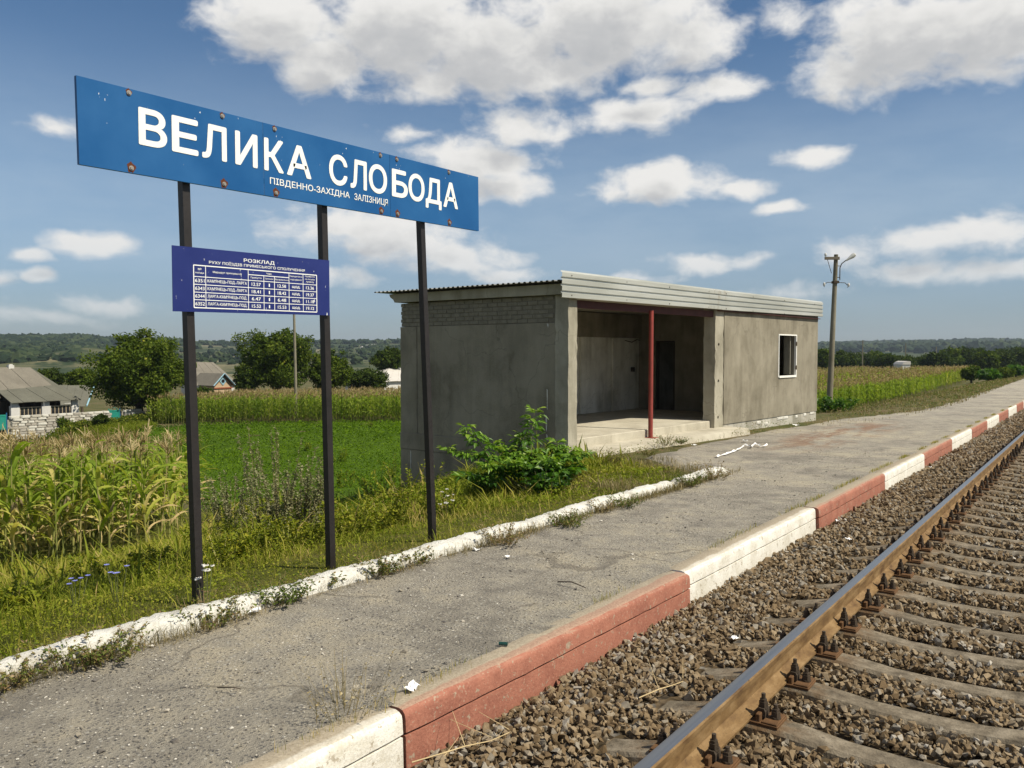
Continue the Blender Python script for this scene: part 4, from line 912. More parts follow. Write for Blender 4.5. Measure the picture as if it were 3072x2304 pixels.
stuff(link('dry_grass', scatter('dry_grass', BLADES, P[k], np.concatenate(Ms)[k], [M_DRY], np.concatenate(Rs)[k])), 'thin dry grass in front of the shelter and along the far platform edge', 'grass')

# low weeds mixed into the dry strip
x, y = sample_poly(DRY2, 150000); d = np.hypot(x, y); pn = fbm(x, y, .7, 91); edge_ = np.interp(y, [12.6, 13.6, 20, 26.5, 31, 35, 110], [-5.6, -7.0, -7.0, -6.55, -5.55, -5.3, -7.2])
keep = (rng.random(len(x)) < np.clip(16 / d, .10, 1) * np.clip((pn - .35) * 3, 0, 1)) & (x < edge_ + .5); x, y, d = x[keep], y[keep], d[keep]; zz = np.maximum(ground(x, y), np.where(x > edge_[keep], -GR * y - .01, -9)); P = np.stack([x, y, zz + rng.random(len(x)) * .22 * np.clip(pn[keep] * 1.5, .3, 1)], -1); kk = inview(P, 250); P = P[kk]
stuff(link('strip_weeds', scatter('strip_weeds', LEAF2, P, orient(len(P), .6) * (rng.uniform(.025, .05, len(P)) * np.clip(d[kk] / 22, .8, 3))[:, None, None], [M_WLF], np.clip(rng.normal(.45, .25, len(P)), 0, 1))), 'low mixed weeds in the dry strip beside shelter and far platform', 'weeds')
# straw and dead stems caught along the foot of the whitewashed kerb
n = 9000; yv = rng.uniform(.8, 12.6, n); cl_ = fbm(yv, yv * 0, 2.2, 61); kk_ = rng.random(n) < np.clip((cl_ - .25) * 2.4, .12, 1); yv = yv[kk_]; n = len(yv); xv = -4.635 + np.abs(rng.normal(0, .055, n))
hh = rng.uniform(.03, .13, n); M_ = rotz(rng.uniform(0, 6.28, n)) @ rotx(rng.uniform(-1.2, .2, n)) * hh[:, None, None]; M_[:, :, 0] *= np.clip(yv / 6, .8, 2)[:, None] * 1.6
stuff(link('kerb_foot_straw', scatter('kerb_foot_straw', BLADES, np.stack([xv, yv, -GR * yv - .004], -1), M_, [M_DRY], np.clip(rng.normal(.32, .25, n), 0, 1))), 'brown straw and dead stems along the foot of the whitewashed kerb', 'straw')
# small tufts rooted in the joint behind the painted kerb blocks
n = 2600; cyk = rng.choice([2.6, 3.3, 5.2, 7.4, 8.1, 9.6, 10.1, 10.6, 11.8, 12.4, 13.9, 14.6, 16.2, 18, 19.5, 21, 23, 25, 27, 29, 31, 34, 37], n); yv = cyk + rng.normal(0, .22, n); xv = -2.90 + rng.normal(0, .025, n) + .02
hh = rng.uniform(.015, .06, n); M_ = rotz(rng.uniform(0, 6.28, n)) * hh[:, None, None]; M_[:, :, 0] *= np.clip(yv / 6, 1, 3)[:, None] * 2.5
stuff(link('joint_grass', scatter('joint_grass', BLADES, np.stack([xv, yv, -GR * yv - .008], -1), M_, [M_GRASS], np.clip(rng.normal(.62, .2, n), 0, 1))), 'short tufts of grass in the joint behind the painted kerb blocks', 'grass')

# ------------------------------------------------------------------ individual weeds
def clump_mesh(n, h, spread, mats, leafy=14, lsize=.03, dry=.5, seed=0, lean=.5, stemw=.004):
    """stems with small leaves; material 0 = stems, 1 = leaves"""
    q = np.random.default_rng(seed); VV = []; F = []; R_ = []; mi = []; off = 0
    for i in range(n):
        a = q.uniform(0, 6.28); b0 = np.array([math.cos(a), math.sin(a), 0]) * spread * .35 * q.random(); ln_ = q.uniform(.2, 1) * lean; hh = h * q.uniform(.45, 1.0); a += q.normal(0, .4)
        dirv = np.array([math.cos(a) * ln_, math.sin(a) * ln_, 1]); side = np.array([-math.sin(a), math.cos(a), 0]); pts = [b0 + dirv * hh * f + np.array([0, 0, -.25 * ln_ * hh * f * f]) for f in (0, .35, .7, 1)]
        for j, p in enumerate(pts): w = stemw * (1 - .6 * j / 3); VV += [p - side * w, p + side * w]; R_ += [q.random()] * 2
        for j in range(3): F += [(off + 2 * j, off + 2 * j + 1, off + 2 * j + 3), (off + 2 * j, off + 2 * j + 3, off + 2 * j + 2)]; mi += [0, 0]
        off += 8
        for _ in range(q.poisson(leafy)):
            f = q.uniform(.15, 1.05); p = b0 + dirv * hh * f + np.array([0, 0, -.25 * ln_ * hh * f * f]); yd = q.normal(size=3) * np.array([1, 1, .5]) + np.array([0, 0, .15]); yd /= np.linalg.norm(yd); zd = np.array([0, 0, 1.0]) + q.normal(size=3) * .4; zd -= yd * zd.dot(yd); zd /= np.linalg.norm(zd); xd = np.cross(yd, zd); s = lsize * q.uniform(.5, 1.3); T = LEAF2[q.integers(3)]
            VV += list((T[0] * s) @ np.array([xd, yd, zd]) + p); r_ = np.clip(q.normal(dry, .22), 0, 1); R_ += [r_] * 4; F += [(off, off + 1, off + 2), (off, off + 2, off + 3)]; mi += [1, 1]; off += 4
    return mesh_np('weed', np.array(VV), [np.array(F)], mats, mi, np.array(R_))
M_WST = leafmat('weed_stem', [(0, (.10, .075, .035)), (1, (.27, .20, .11))], .05)
def onplat(u, v):
    d = pray(u, v); t = -CAM_H / (d[2] + GR * d[1]); return CPOS + t * d
WEEDS = [((440, 1345), 70, .20, .5, .55, 'bushy half dry weed against the white kerb left of the nearest sign post'),
         ((205, 1425), 80, .20, .45, .6, 'sprawling brownish weed at the white kerb near the left picture edge'),
         ((40, 1470), 40, .18, .4, .65, 'thin reddish dry weed at the kerb in the bottom left corner'),
         ((600, 1300), 75, .20, .4, .3, 'green leafy weed on the platform below the second sign post'),
         ((700, 1265), 40, .14, .3, .55, 'small dry tuft on the platform just right of the second sign post'),
         ((815, 1240), 60, .20, .3, .55, 'spiky weed with yellow leaves at the kerb between second and third posts'),
         ((890, 1215), 40, .16, .3, .6, 'low withered weed at the kerb just left of the third post'),
         ((1090, 1175), 45, .26, .3, .85, 'dark dead weed with bare stems at the kerb below the green bush'),
         ((1230, 1135), 60, .20, .35, .5, 'mixed green and brown weed at the kerb under the right side of the bush'),
         ((1305, 1105), 20, .22, .15, .9, 'narrow upright dead stem tuft in the gap of the white kerb'),
         ((1350, 1095), 40, .20, .25, .35, 'slim greenish weed on the kerb right of its gap'),
         ((1490, 1050), 60, .24, .3, .35, 'green weed leaning on the far end of the white kerb'),
         ((1540, 1035), 50, .30, .4, .85, 'reddish dry bush at the very end of the white kerb'),
         ((1325, 998), 60, .30, .4, .6, 'grey weed at the shelter step beside the green bush'),
         ((1400, 985), 40, .22, .3, .6, 'small dry weed in the middle of the shelter step foot'),
         ((1440, 962), 40, .30, .3, .55, 'wispy weed at the step foot just right of the red post'),
         ((1470, 958), 30, .16, .2, .4, 'low green tuft by the step foot near the right column'),
         ((745, 1530), 55, .30, .5, .75, 'wispy dry straw tuft beside the joint of the nearest red kerb block')]
for i, ((u, v), n, h, sp, dry, lab) in enumerate(WEEDS):
    p = onplat(u * K, v * K); straw = i == 17
    o = link('weed_clump', clump_mesh(int(n * 1.1), h, sp * 1.1, [M_DRY if straw else M_WST, M_DRY if straw else M_WLF], 2 if straw else 16, .018 if straw else .024, dry - .1, 100 + i, 1.3 if not straw else .8, .0016 if straw else .0024), None, (p[0], p[1], p[2] - .012))
    tag(o, lab, 'weed', 'weeds along the kerb and step')
# taller herbs on the bank
M_WORM = leafmat('wormwood', [(0, (.13, .140, .065)), (.5, (.22, .22, .115)), (1, (.32, .29, .17))], .2)
M_GOLD = leafmat('goldenrod', [(0, (.080, .125, .012)), (.5, (.180, .205, .016)), (1, (.31, .28, .030))], .3)
def bank(u, v): return march(u * K, v * K)
for i, (u, v, h, kind, lab) in enumerate([(500, 1168, 1.25, 0, 'grey feathery wormwood plant just right of the maize plot'), (600, 1165, 1.6, 0, 'tallest grey wormwood plant between the first two sign posts'), (655, 1160, 1.15, 0, 'shorter wormwood plant close left of the second sign post'),
                                          (540, 1200, .55, 1, 'yellow green weed bush below the wormwood between first two posts'), (640, 1190, .6, 1, 'broad yellow green weed bush left of the second sign post'), (765, 1165, .55, 1, 'yellow green weed bush right of the second sign post'),
                                          (830, 1150, .55, 1, 'yellow green weed bush midway between second and third posts'), (480, 1225, .5, 1, 'yellow green weed bush right beside the first sign post'), (80, 1260, .4, 1, 'yellow green weed bush below the maize at the left picture edge'),
                                          (190, 1270, .38, 1, 'yellow green weed bush below the middle of the near maize'), (330, 1245, .35, 1, 'yellow green weed bush left of the first sign post'), (880, 1120, .9, 2, 'dark leafy weed at the foot of the shelter end wall corner'), (810, 1080, .9, 2, 'dark upright weed in the alfalfa edge left of the shelter corner'),
                                          (30, 1330, .35, 1, 'low yellow green weed bush near the left end of the bank'), (960, 1120, .5, 2, 'broad leaved weed right of the third sign post')]):
    p = bank(u, v)
    ms = [[M_WST, M_WORM], [M_STALK, M_GOLD], [M_WST, M_HERB]][kind]
    o = link('tall_weed', clump_mesh(34 if kind == 0 else 30, h, h * (.7 if kind == 0 else 1.2), ms, 120 if kind == 0 else 44, .042 if kind == 0 else .048, .5, 300 + i, .35 if kind == 0 else .8, .006), None, (p[0], p[1], p[2] - .03))
    tag(o, lab, 'weed', 'tall weeds on the bank')
# self-sown plants standing out of the alfalfa
for i, (u, v, h, lab) in enumerate([(735, 1000, .55, 'lone yellowish plant in the alfalfa high up beside the second post'), (745, 1055, .5, 'lone weed in the alfalfa low beside the second post'), (665, 975, .4, 'small weed in the alfalfa left of the second post'),
                                    (430, 985, .75, 'dark bushy plant in the meadow left of the first post'), (410, 950, .55, 'small dark plant in the meadow above the bushy one'), (285, 958, .5, 'tiny plant in the meadow below the right green gate'), (800, 925, .4, 'weed at the edge of the maize belt near the shelter'), (840, 1040, .7, 'thin weed in the alfalfa by the shelter corner')]):
    p = bank(u, v); o = link('lone_weed', clump_mesh(12, h * 1.3, h, [M_STEM, M_HERB], 22, .09, .3, 400 + i, .5, .01), None, (p[0], p[1], p[2]))
    tag(o, lab, 'weed', 'lone weeds in the field')
# chicory and yarrow flowers on the bank
M_BLUE = simple('chicory_petal', (.22, .24, .62), .6); M_YAR = simple('yarrow_petal', (.72, .70, .64), .7)
for (u, v, k, lab) in [(165, 1322, 0, 'pale blue chicory flowers on the bank left of the first post'), (255, 1318, 0, 'small group of blue chicory flowers closer to the first post'), (962, 1108, 1, 'flat white yarrow heads just right of the third post foot'), (968, 1122, 1, 'lower white yarrow heads right of the third post foot'), (448, 1320, 1, 'two white flower heads behind the kerb near the first post')]:
    p = bank(u, v); o = thing('wild_flower', lab, 'flower', (p[0], p[1], p[2]), 0, 'wild flowers on the bank'); mb = MB(); fb = MB()
    for j in range(5):
        a = rng.uniform(0, 6.28); rr = rng.uniform(0, .12); hh = rng.uniform(.18, .34); c = (rr * math.cos(a), rr * math.sin(a), hh); mb.tube([(c[0] * .3, c[1] * .3, 0), c], .003, 4)
        if k == 0:
            for t_ in range(9):
                b_ = t_ * .698; fb.add([c, (c[0] + .02 * math.cos(b_ - .25), c[1] + .02 * math.sin(b_ - .25), c[2] + .006), (c[0] + .02 * math.cos(b_ + .25), c[1] + .02 * math.sin(b_ + .25), c[2] + .006)], [(0, 1, 2)])
        else:
            for t_ in range(9): b_ = rng.uniform(0, 6.28); r2 = rng.uniform(0, .028); fb.tube([(c[0] + r2 * math.cos(b_), c[1] + r2 * math.sin(b_), c[2] - .004), (c[0] + r2 * math.cos(b_), c[1] + r2 * math.sin(b_), c[2] + .004)], .009, 6)
    part('stem', mb, M_STEM, o); part('flower_head', fb, M_BLUE if k == 0 else M_YAR, o)

# ------------------------------------------------------------------ green elder bush at the shelter corner
eb = bank(1110, 1085); E0 = Vector((-7.0, 10.35, G(-7.0, 10.35)))
bush = thing('elder_bush', 'fresh green leafy elder bush growing at the shelter corner', 'bush', E0)
dep0 = (np.array(E0) - CPOS) @ FW; stems = MB(); LP, LM, LR = [], [], []
for i, (u, v, dd) in enumerate([(1008, 928, .1), (1155, 890, .3), (965, 975, 0), (1062, 962, .3), (1205, 958, .2), (1262, 985, -.2), (1110, 1002, -.5), (1225, 1022, -.5), (1000, 1035, -.3), (1160, 985, 0), (1050, 1010, -.4), (1250, 1010, 0), (1185, 1000, -.6), (1090, 975, .1), (1130, 945, .2), (1030, 985, .0), (1235, 975, .1)]):
    tip = Vector(at(u * K, v * K, dep0 + dd)) - E0; b0 = Vector((rng.normal(0, .22), rng.normal(0, .30), 0)); mid = (b0 + tip) / 2 + Vector((rng.normal(0, .06), rng.normal(0, .06), .16)); pts = [b0.lerp(mid, .0), b0.lerp(mid, .6), mid.lerp(tip, .25), mid.lerp(tip, .65), tip]
    stems.tube(pts, [.016, .013, .010, .007, .003], 6)
    npair = 13
    for j in range(npair):
        f = .22 + .78 * j / (npair - 1); g_ = f * 4; k_ = min(int(g_), 3); p = pts[k_].lerp(pts[k_ + 1], g_ - k_)
        for sgn in (0, 1):
            a = j * 1.57 + sgn * math.pi + rng.normal(0, .3); dr = np.array([math.cos(a), math.sin(a), .35 + .5 * (f > .93)]); dr /= np.linalg.norm(dr); Lr = .20 * (1.15 - .55 * f)
            for q_ in range(5):
                t_ = (.35, .35, .7, .7, 1.0)[q_]; pos = np.array(p) + dr * Lr * t_ + np.array([0, 0, -.10 * Lr * t_ * t_]); sd = np.array([-dr[1], dr[0], 0]) * (1, -1, 1, -1, 0)[q_]
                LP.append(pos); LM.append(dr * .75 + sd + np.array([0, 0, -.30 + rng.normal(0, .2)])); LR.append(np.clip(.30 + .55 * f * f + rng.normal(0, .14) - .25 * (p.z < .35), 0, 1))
LP = np.array(LP); Mx = frame_from(np.array(LM), .9) * (rng.uniform(.09, .145, len(LP)))[:, None, None]
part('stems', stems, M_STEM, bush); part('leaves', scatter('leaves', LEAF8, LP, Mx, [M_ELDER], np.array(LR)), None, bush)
# shaded inner leaves lower down
for (u, v, nn, sp, lab) in [(1050, 1070, 34, .5, 'burdock like weed with broad leaves in the shade left of the elder bush'), (1180, 1075, 34, .5, 'broad leaved weed under the right side of the elder bush')]:
    p = bank(u, v); o = link('broad_weed', clump_mesh(nn, .45, sp, [M_STEM, M_ELDER], 12, .11, .2, 77 + nn + u, .8, .006), None, (p[0], p[1], p[2])); tag(o, lab, 'weed')

# ------------------------------------------------------------------ maize
def ribbon(path, wid, nrm):
    V = []; F = []
    for p, w, s in zip(path, wid, nrm): V += [p - s * w, p - np.array([0, 0, .25 * w]), p + s * w]
    for i in range(len(path) - 1):
        a = 3 * i; F += [(a, a + 1, a + 4, a + 3), (a + 1, a + 2, a + 5, a + 4)]
    return np.array(V), np.array(F)
def maize_leaf(L, arch, w, seed, segs=6):
    q = np.random.default_rng(seed); path = []; wid = []; nr = []; ang = 1.15; p = np.zeros(3); tw = q.normal(0, .25)
    for i in range(segs + 1):
        f = i / segs; path.append(p.copy()); wid.append(w * (.55 + .45 * math.sin(min(f * 2.2 + .3, 1.57))) * (1 - f ** 2.2) + .001); t_ = tw * f * 2.2; nr.append(np.array([math.cos(t_), 0, math.sin(t_)]))
        a = ang - arch * f * 2.0; p = p + np.array([q.normal(0, .02) * L, math.cos(a), math.sin(a)]) * L / segs
    return ribbon(path, wid, nr)
def tassel(h, n, seed, wd=.006):
    q = np.random.default_rng(seed); VV = []; FF = []; off = 0
    for i in range(n):
        a = q.uniform(0, 6.28); dr = np.array([math.cos(a), math.sin(a), 0]); sd = np.array([-dr[1], dr[0], 0]); path = []; b0 = q.uniform(0, .3) * h; L = h * q.uniform(.6, 1.0); k = q.uniform(.35, .8) if i else .05
        for j in range(5): f = j / 4; path.append(np.array([0, 0, b0]) + dr * L * k * f ** 1.1 + np.array([0, 0, L * (f * .9 - k * .85 * f * f)]))
        v, f_ = ribbon(path, [wd * (1 - .5 * j / 4) for j in range(5)], [sd] * 5); VV.append(v); FF.append(f_ + off); off += len(v)
    return np.concatenate(VV), np.concatenate(FF)
LEAFV = []
for i in range(14):
    q = np.random.default_rng(900 + i); V, F = maize_leaf(q.uniform(.55, .85), q.uniform(.75, 1.45), q.uniform(.031, .045), 900 + i)
    dry = (i % 14) / 13; LEAFV.append(mesh_np('leaf', V, [F], [M_MAIZE], None, np.clip(q.normal(.12 + .85 * dry ** 1.6, .04, len(V)), 0, 1)))
TASS = []
for i in range(6): V, F = tassel(.38, 14, 950 + i, .0085); TASS.append(mesh_np('tassel', V, [F], [M_TASSEL], None, np.full(len(V), rng.random())))
STLK = []
for i in range(5):
    mb = MB(); b_ = rng.normal(0, .05, 2); mb.tube([(0, 0, 0), (b_[0] * .3, b_[1] * .3, .6), (b_[0], b_[1], 1.25), (b_[0] * 1.3, b_[1] * 1.3, 1.85)], [.014, .013, .010, .005], 6); me = mb.mesh('stalk', M_STALK); a_ = me.attributes.new('rnd', 'FLOAT', 'POINT'); a_.data.foreach_set('value', np.full(len(me.vertices), rng.random(), np.float32)); STLK.append((me, b_))
mb = MB(); mb.tube([(0, 0, 0), (0, .02, .06), (0, .05, .14), (0, .07, .20)], [.012, .024, .020, .004], 7); EAR = mb.mesh('ear', M_DRY); a_ = EAR.attributes.new('rnd', 'FLOAT', 'POINT'); a_.data.foreach_set('value', np.full(len(EAR.vertices), .8, np.float32))
PLOT = [(-12.3, 7.35), (-18.6, 12.4), (-27.5, 11.5), (-27.5, 3.0), (-15.6, 2.6)]
plants = []
ux = np.array([-.777, .629]); vx = np.array([-.629, -.777])             # rows run away from the bank
for r_ in range(56):
    for c_ in range(70):
        p = np.array([-12.2, 7.4]) + ux * (r_ * .52) + vx * ((c_ - 8) * .30 + rng.normal(0, .05)) + ux * rng.normal(0, .05)
        plants.append(p)
plants = np.array(plants); k = in_poly(plants[:, 0], plants[:, 1], PLOT); plants = plants[k]
Pp = np.stack([plants[:, 0], plants[:, 1], ground(plants[:, 0], plants[:, 1]) + 1.2], -1); u_, v_, w_ = project(Pp); k = (u_ > -220) & (u_ < 700); plants = plants[k]; order = np.argsort(np.hypot(plants[:, 0], plants[:, 1])); plants = plants[order]
near = plants[:295]; rest = plants[295:]
for i, p in enumerate(near):
    sc = rng.uniform(.84, 1.14); t = tag(link('maize_plant', None, None, (p[0], p[1], G(*p) - .03), (rng.normal(0, .05), rng.normal(0, .05), rng.uniform(0, 6.28)), (sc,) * 3), 'tall ripening maize plant in the plot left of the first sign post', 'maize', 'maize plants of the near plot')
    me, b_ = STLK[rng.integers(5)]; link('stalk', me, t)
    nl = int(rng.integers(8, 11)); a0 = rng.uniform(0, 6.28)
    for j in range(nl):
        f = (j + .6) / nl; zh = .22 + 1.35 * f; lx = b_ * (zh / 1.85) ** 1.5
        # lower leaves dry first
        v = int(np.clip(rng.normal(12.2 - 8.2 * f, 3.0), 0, 13)); s = (.75 + .45 * math.sin(f * 3.0)) * rng.uniform(.85, 1.1)
        link('leaf', LEAFV[v], t, (lx[0], lx[1], zh), (rng.normal(0, .12), rng.normal(0, .12), a0 + j * math.pi + rng.normal(0, .45)), (s, s, s))
    if rng.random() < .93: link('tassel', TASS[rng.integers(6)], t, (b_[0] * 1.3, b_[1] * 1.3, 1.78), (rng.normal(0, .12), rng.normal(0, .12), 0))
    if rng.random() < .4: link('ear', EAR, t, (0, 0, rng.uniform(.7, .95)), (0, 0, rng.uniform(0, 6.28)))
def maize_lod(seed, nl=7, ll=3, tw=.018):
    """whole plant: returns (V,F,mat) lists with quads only"""
    q = np.random.default_rng(seed); VV, FF, MI = [], [], []; off = 0
    def addq(v, f, m):
        nonlocal off
        VV.append(v); FF.append(f + off); MI.append(np.full(len(f), m)); off += len(v)
    w = .014
    for a in (0, 1.57): c, s = math.cos(a) * w, math.sin(a) * w; addq(np.array([(-c, -s, 0), (c, s, 0), (c * .5, s * .5, 1.85), (-c * .5, -s * .5, 1.85)]), np.array([(0, 1, 2, 3)]), 1)
    a0 = q.uniform(0, 6.28)
    for j in range(nl):
        f = (j + .6) / nl; v, fq = maize_leaf(q.uniform(.6, .85) * (.75 + .4 * math.sin(f * 3)), q.uniform(.7, 1.4), .045, int(q.integers(1e6)), ll); a = a0 + j * math.pi + q.normal(0, .5); addq(v @ rotz(a).T + np.array([0, 0, .2 + 1.35 * f]), fq, 0)
    v, f = tassel(.36, 6, int(q.integers(1e6)), tw); addq(v + np.array([0, 0, 1.75]), f, 2); return np.concatenate(VV), np.concatenate(FF), np.concatenate(MI)
LOD = [maize_lod(60 + i) for i in range(8)]; LODF = [maize_lod(80 + i, 6, 2, .045) for i in range(8)]
def corn_field(name, x, y, temps, smin, smax, lab, lo=.0, hi=.55, shrink=False):
    n = len(x); s = rng.uniform(smin, smax, n) * (1 if not shrink else np.interp(np.hypot(x, y), [34, 60, 120], [.60, .74, 1.0])); M_ = rotz(rng.uniform(0, 6.28, n)) * s[:, None, None]
    return stuff(link(name, scatter(name, temps, np.stack([x, y, ground(x, y) - .03], -1), M_, [M_MAIZE, M_STALK, M_TASSEL], rng.uniform(lo, hi, n))), lab, 'crop')
if len(rest): corn_field('maize_rows_behind', rest[:, 0], rest[:, 1], LOD, .86, 1.1, 'further rows of ripening maize behind the near plot plants')
a_, b_ = np.array([-59.5, 35.4]), np.array([-36, 49.0]); tt = b_ - a_; L = np.hypot(*tt); tt = tt / L; nn = np.array([-tt[1], tt[0]])
g1_, g2_ = np.meshgrid(np.arange(0, L, .26), np.arange(0, 17, .75)); q = a_ + g1_.ravel()[:, None] * tt + g2_.ravel()[:, None] * nn + rng.normal(0, .07, (g1_.size, 2))
corn_field('maize_belt', q[:, 0], q[:, 1], LOD, 1.0, 1.22, 'tall maize belt with straw coloured tassels across the middle distance', .0, .5)
RF = [(-9.8, 33.5), (-8.8, 40), (-9.6, 60), (-11.8, 90), (-14.5, 120), (-19, 175), (-75, 215), (-75, 120), (-40, 60), (-16, 31)]
x, y = sample_poly(RF, 80000); d = np.hypot(x, y); k = (rng.random(len(x)) < np.clip(38 / d, .10, 1) ** 1.5) & inview(np.stack([x, y, ground(x, y)], -1), 250); x, y, d = x[k], y[k], d[k]; print('right maize', len(x))
kk = d < 75; corn_field('maize_field_edge', x[kk], y[kk], LOD, .88, 1.1, 'green edge of the large maize field beyond the lamp post', .0, .5, True)
kk = ~kk; corn_field('maize_field', x[kk], y[kk], LODF, .9, 1.15, 'wide straw coloured maize field stretching to the tree line', .15, .7, True)
# ------------------------------------------------------------------ trees
def tree(name, label, uc, vtop, vbot, wpx, D, nleaf, lsize, m, seed, group=None, trunk=True, ecc=1.0):
    """crown measured on the photo at its distance D; real size follows"""
    q = np.random.default_rng(seed); base = at(uc, 1100, D); gx, gy = base[0], base[1]; gz = G(gx, gy)
    W = wpx / FOC * D; zt = CAM_H - (vtop - 1056) / FOC * D; zb = max(CAM_H - (vbot - 1056) / FOC * D, gz + .3); Hc = zt - zb
    t = thing(name, label, 'tree' if trunk else 'shrub', (gx, gy, gz), q.uniform(0, 6.28), group)
    c = np.array([0, 0, (zt + zb) / 2 - gz]); rad = np.array([W / 2, W / 2 * ecc, Hc / 2])
    mb = MB(); htr = zb - gz + Hc * .35; mb.tube([(0, 0, -.2), (q.normal(0, .1), q.normal(0, .1), htr * .5), (q.normal(0, .15), q.normal(0, .15), htr)], [.05 * W * .7 + .05, .04 * W * .7 + .04, .03 * W * .6], 8)
    ncl = 120; cl = q.normal(size=(ncl, 3)); cl /= np.linalg.norm(cl, axis=1)[:, None]; az_ = np.arctan2(cl[:, 1], cl[:, 0])
    lob = 1 + .10 * np.sin(3 * az_ + q.uniform(0, 6)) + .09 * np.sin(5 * az_ + 4 * cl[:, 2] + q.uniform(0, 6)) + .10 * np.sin(6 * cl[:, 2] + q.uniform(0, 6))
    cl *= (q.random(ncl) ** .28 * lob)[:, None] * .84; cl[:, 2] = np.where(cl[:, 2] < -.6, -.6 + (cl[:, 2] + .6) * .5, cl[:, 2]); cl = c + cl * rad
    for k in range(0, 14): p = cl[k]; mb.tube([(0, 0, htr * .6 * q.uniform(.5, 1.1)), tuple(p * .55 + np.array([0, 0, htr * .3])), tuple(p)], [.022 * W * .7, .014 * W * .6, .004 * W], 5)
    nleaf = int(nleaf * 1.35); cs = q.uniform(.65, 1.4, ncl); idx = q.choice(ncl, nleaf, p=cs / cs.sum()); off = q.normal(size=(nleaf, 3)); off /= np.linalg.norm(off, axis=1)[:, None]; off *= (q.random(nleaf) ** .5)[:, None]
    P = cl[idx] + off * (np.array([.17, .17, .13]) * (rad.prod() ** (1 / 3)) * 1.1) * cs[idx][:, None]; P[:, 2] = np.maximum(P[:, 2], .15)
    ni = nleaf // 7; core = q.normal(size=(ni, 3)); core /= np.linalg.norm(core, axis=1)[:, None]; core = c + core * rad * (q.random(ni) ** .4 * .68)[:, None]; core[:, 2] = np.maximum(core[:, 2], .15); big = np.ones(nleaf); P[:ni] = core; big[:ni] = 1.9
    outward = (P - c) / rad; z = outward * .55 + q.normal(size=(nleaf, 3)) * .6; z[:, 2] += .35; z /= np.linalg.norm(z, axis=1)[:, None]; a = q.normal(size=(nleaf, 3)); y = a - z * (a * z).sum(1)[:, None]; y /= np.linalg.norm(y, axis=1)[:, None]
    M_ = np.stack([np.cross(y, z), y, z], -1) * (lsize * big * q.uniform(.6, 1.35, nleaf))[:, None, None]
    clr = q.random(ncl); r = np.clip(.34 + .35 * (clr[idx] - .5) + q.normal(0, .18, nleaf), 0, 1)
    part('trunk', shade_auto(mb.mesh('trunk', M_BARK), 60), None, t); part('crown', scatter('crown', LEAF2, P, M_, [m], r), None, t); return t
tree('walnut_tree', 'large round walnut tree behind the stone wall and right green gate', 418, 968, 1262, 315, 67, 17000, .24, M_TREE, 1)
tree('broad_tree', 'broad leafy tree behind the maize belt beside the utility pole', 835, 968, 1185, 245, 86, 14000, .27, M_TREE, 2)
tree('small_tree', 'smaller tree right of the second sign post behind the maize belt', 985, 1046, 1185, 150, 88, 7000, .26, M_TREE, 3)
tree('dark_shrub', 'dark straggly shrub right beside the house with the peach gable', 735, 1092, 1190, 80, 84, 3500, .24, M_TREE2, 4)
tree('low_shrub', 'low brownish green shrub in front of the peach gabled house', 605, 1165, 1190, 80, 80, 1500, .22, M_TREE2, 5)
tree('dark_shrub', 'wide dark shrub behind the maize left of the shelter', 1100, 1100, 1180, 150, 92, 5000, .26, M_TREE2, 6)
tree('orchard_tree', 'olive green tree above the white roof left of the shelter', 1165, 1040, 1120, 110, 118, 4500, .32, M_TREE2, 7)
tree('orchard_tree', 'small dark round tree between the two grey roofs at the left', 150, 1102, 1165, 85, 92, 3500, .28, M_TREE2, 8)
tree('orchard_tree', 'bright green small tree left of the walnut behind the grey roofs', 246, 1102, 1165, 95, 88, 3500, .28, M_TREE, 9)
tree('garden_shrub', 'scrubby shrub in front of the left part of the stone wall', 75, 1255, 1285, 50, 61, 900, .18, M_TREE, 10, trunk=False)
tree('garden_shrub', 'scrubby shrub in front of the middle of the stone wall', 130, 1250, 1285, 52, 61, 900, .18, M_TREE2, 11, trunk=False)
tree('garden_shrub', 'scrubby shrub in front of the stone wall just left of the right gate', 300, 1245, 1275, 50, 61, 900, .18, M_TREE2, 12, trunk=False)
tree('garden_shrub', 'shrub in front of the stone wall below the second veranda window', 178, 1248, 1282, 50, 61, 900, .18, M_TREE, 13, trunk=False)
# tree line beyond the maize on the right
us = [2468, 2530, 2575, 2625, 2665, 2700, 2740, 2775, 2815, 2850, 2885, 2920, 2960, 3000, 3045]
tops = [1044, 1050, 1056, 1048, 1060, 1066, 1080, 1066, 1054, 1042, 1040, 1038, 1050, 1044, 1040, 1042, 1046, 1046, 1050]
for i, (u, v) in enumerate(zip(us, tops)):
    if 2440 < u < 3072: lab = ('dark green tree in the row beyond the maize, %s from the lamp post' % (['nearest'] + ORD[1:])[sorted([k for k in us if 2440 < k < 3072]).index(u)])
    else: lab = 'dark green tree of the far row hidden from view'
    tree('hedgerow_tree', lab, u, v, 1112, 78 + 16 * ((i * 7) % 3), 165 + 18 * ((i * 5) % 4), 3200, .48, M_TREE2 if i % 3 else M_TREE, 40 + i, 'trees in the row beyond the maize')
for i, (u, v, w, D, lab) in enumerate([(2915, 1098, 62, 92, 'round dark green shrub at the near end of the right hedge'), (2965, 1110, 70, 88, 'light green low shrub second along the right hedge'), (3010, 1104, 70, 96, 'green shrub third along the right hedge'), (3050, 1096, 66, 104, 'green shrub at the right picture edge')]):
    tree('hedge_shrub', lab, u, v, 1150, w, D, 2600, .26, M_ELDER if i % 2 else M_TREE, 70 + i, 'shrubs of the right hedge', False)
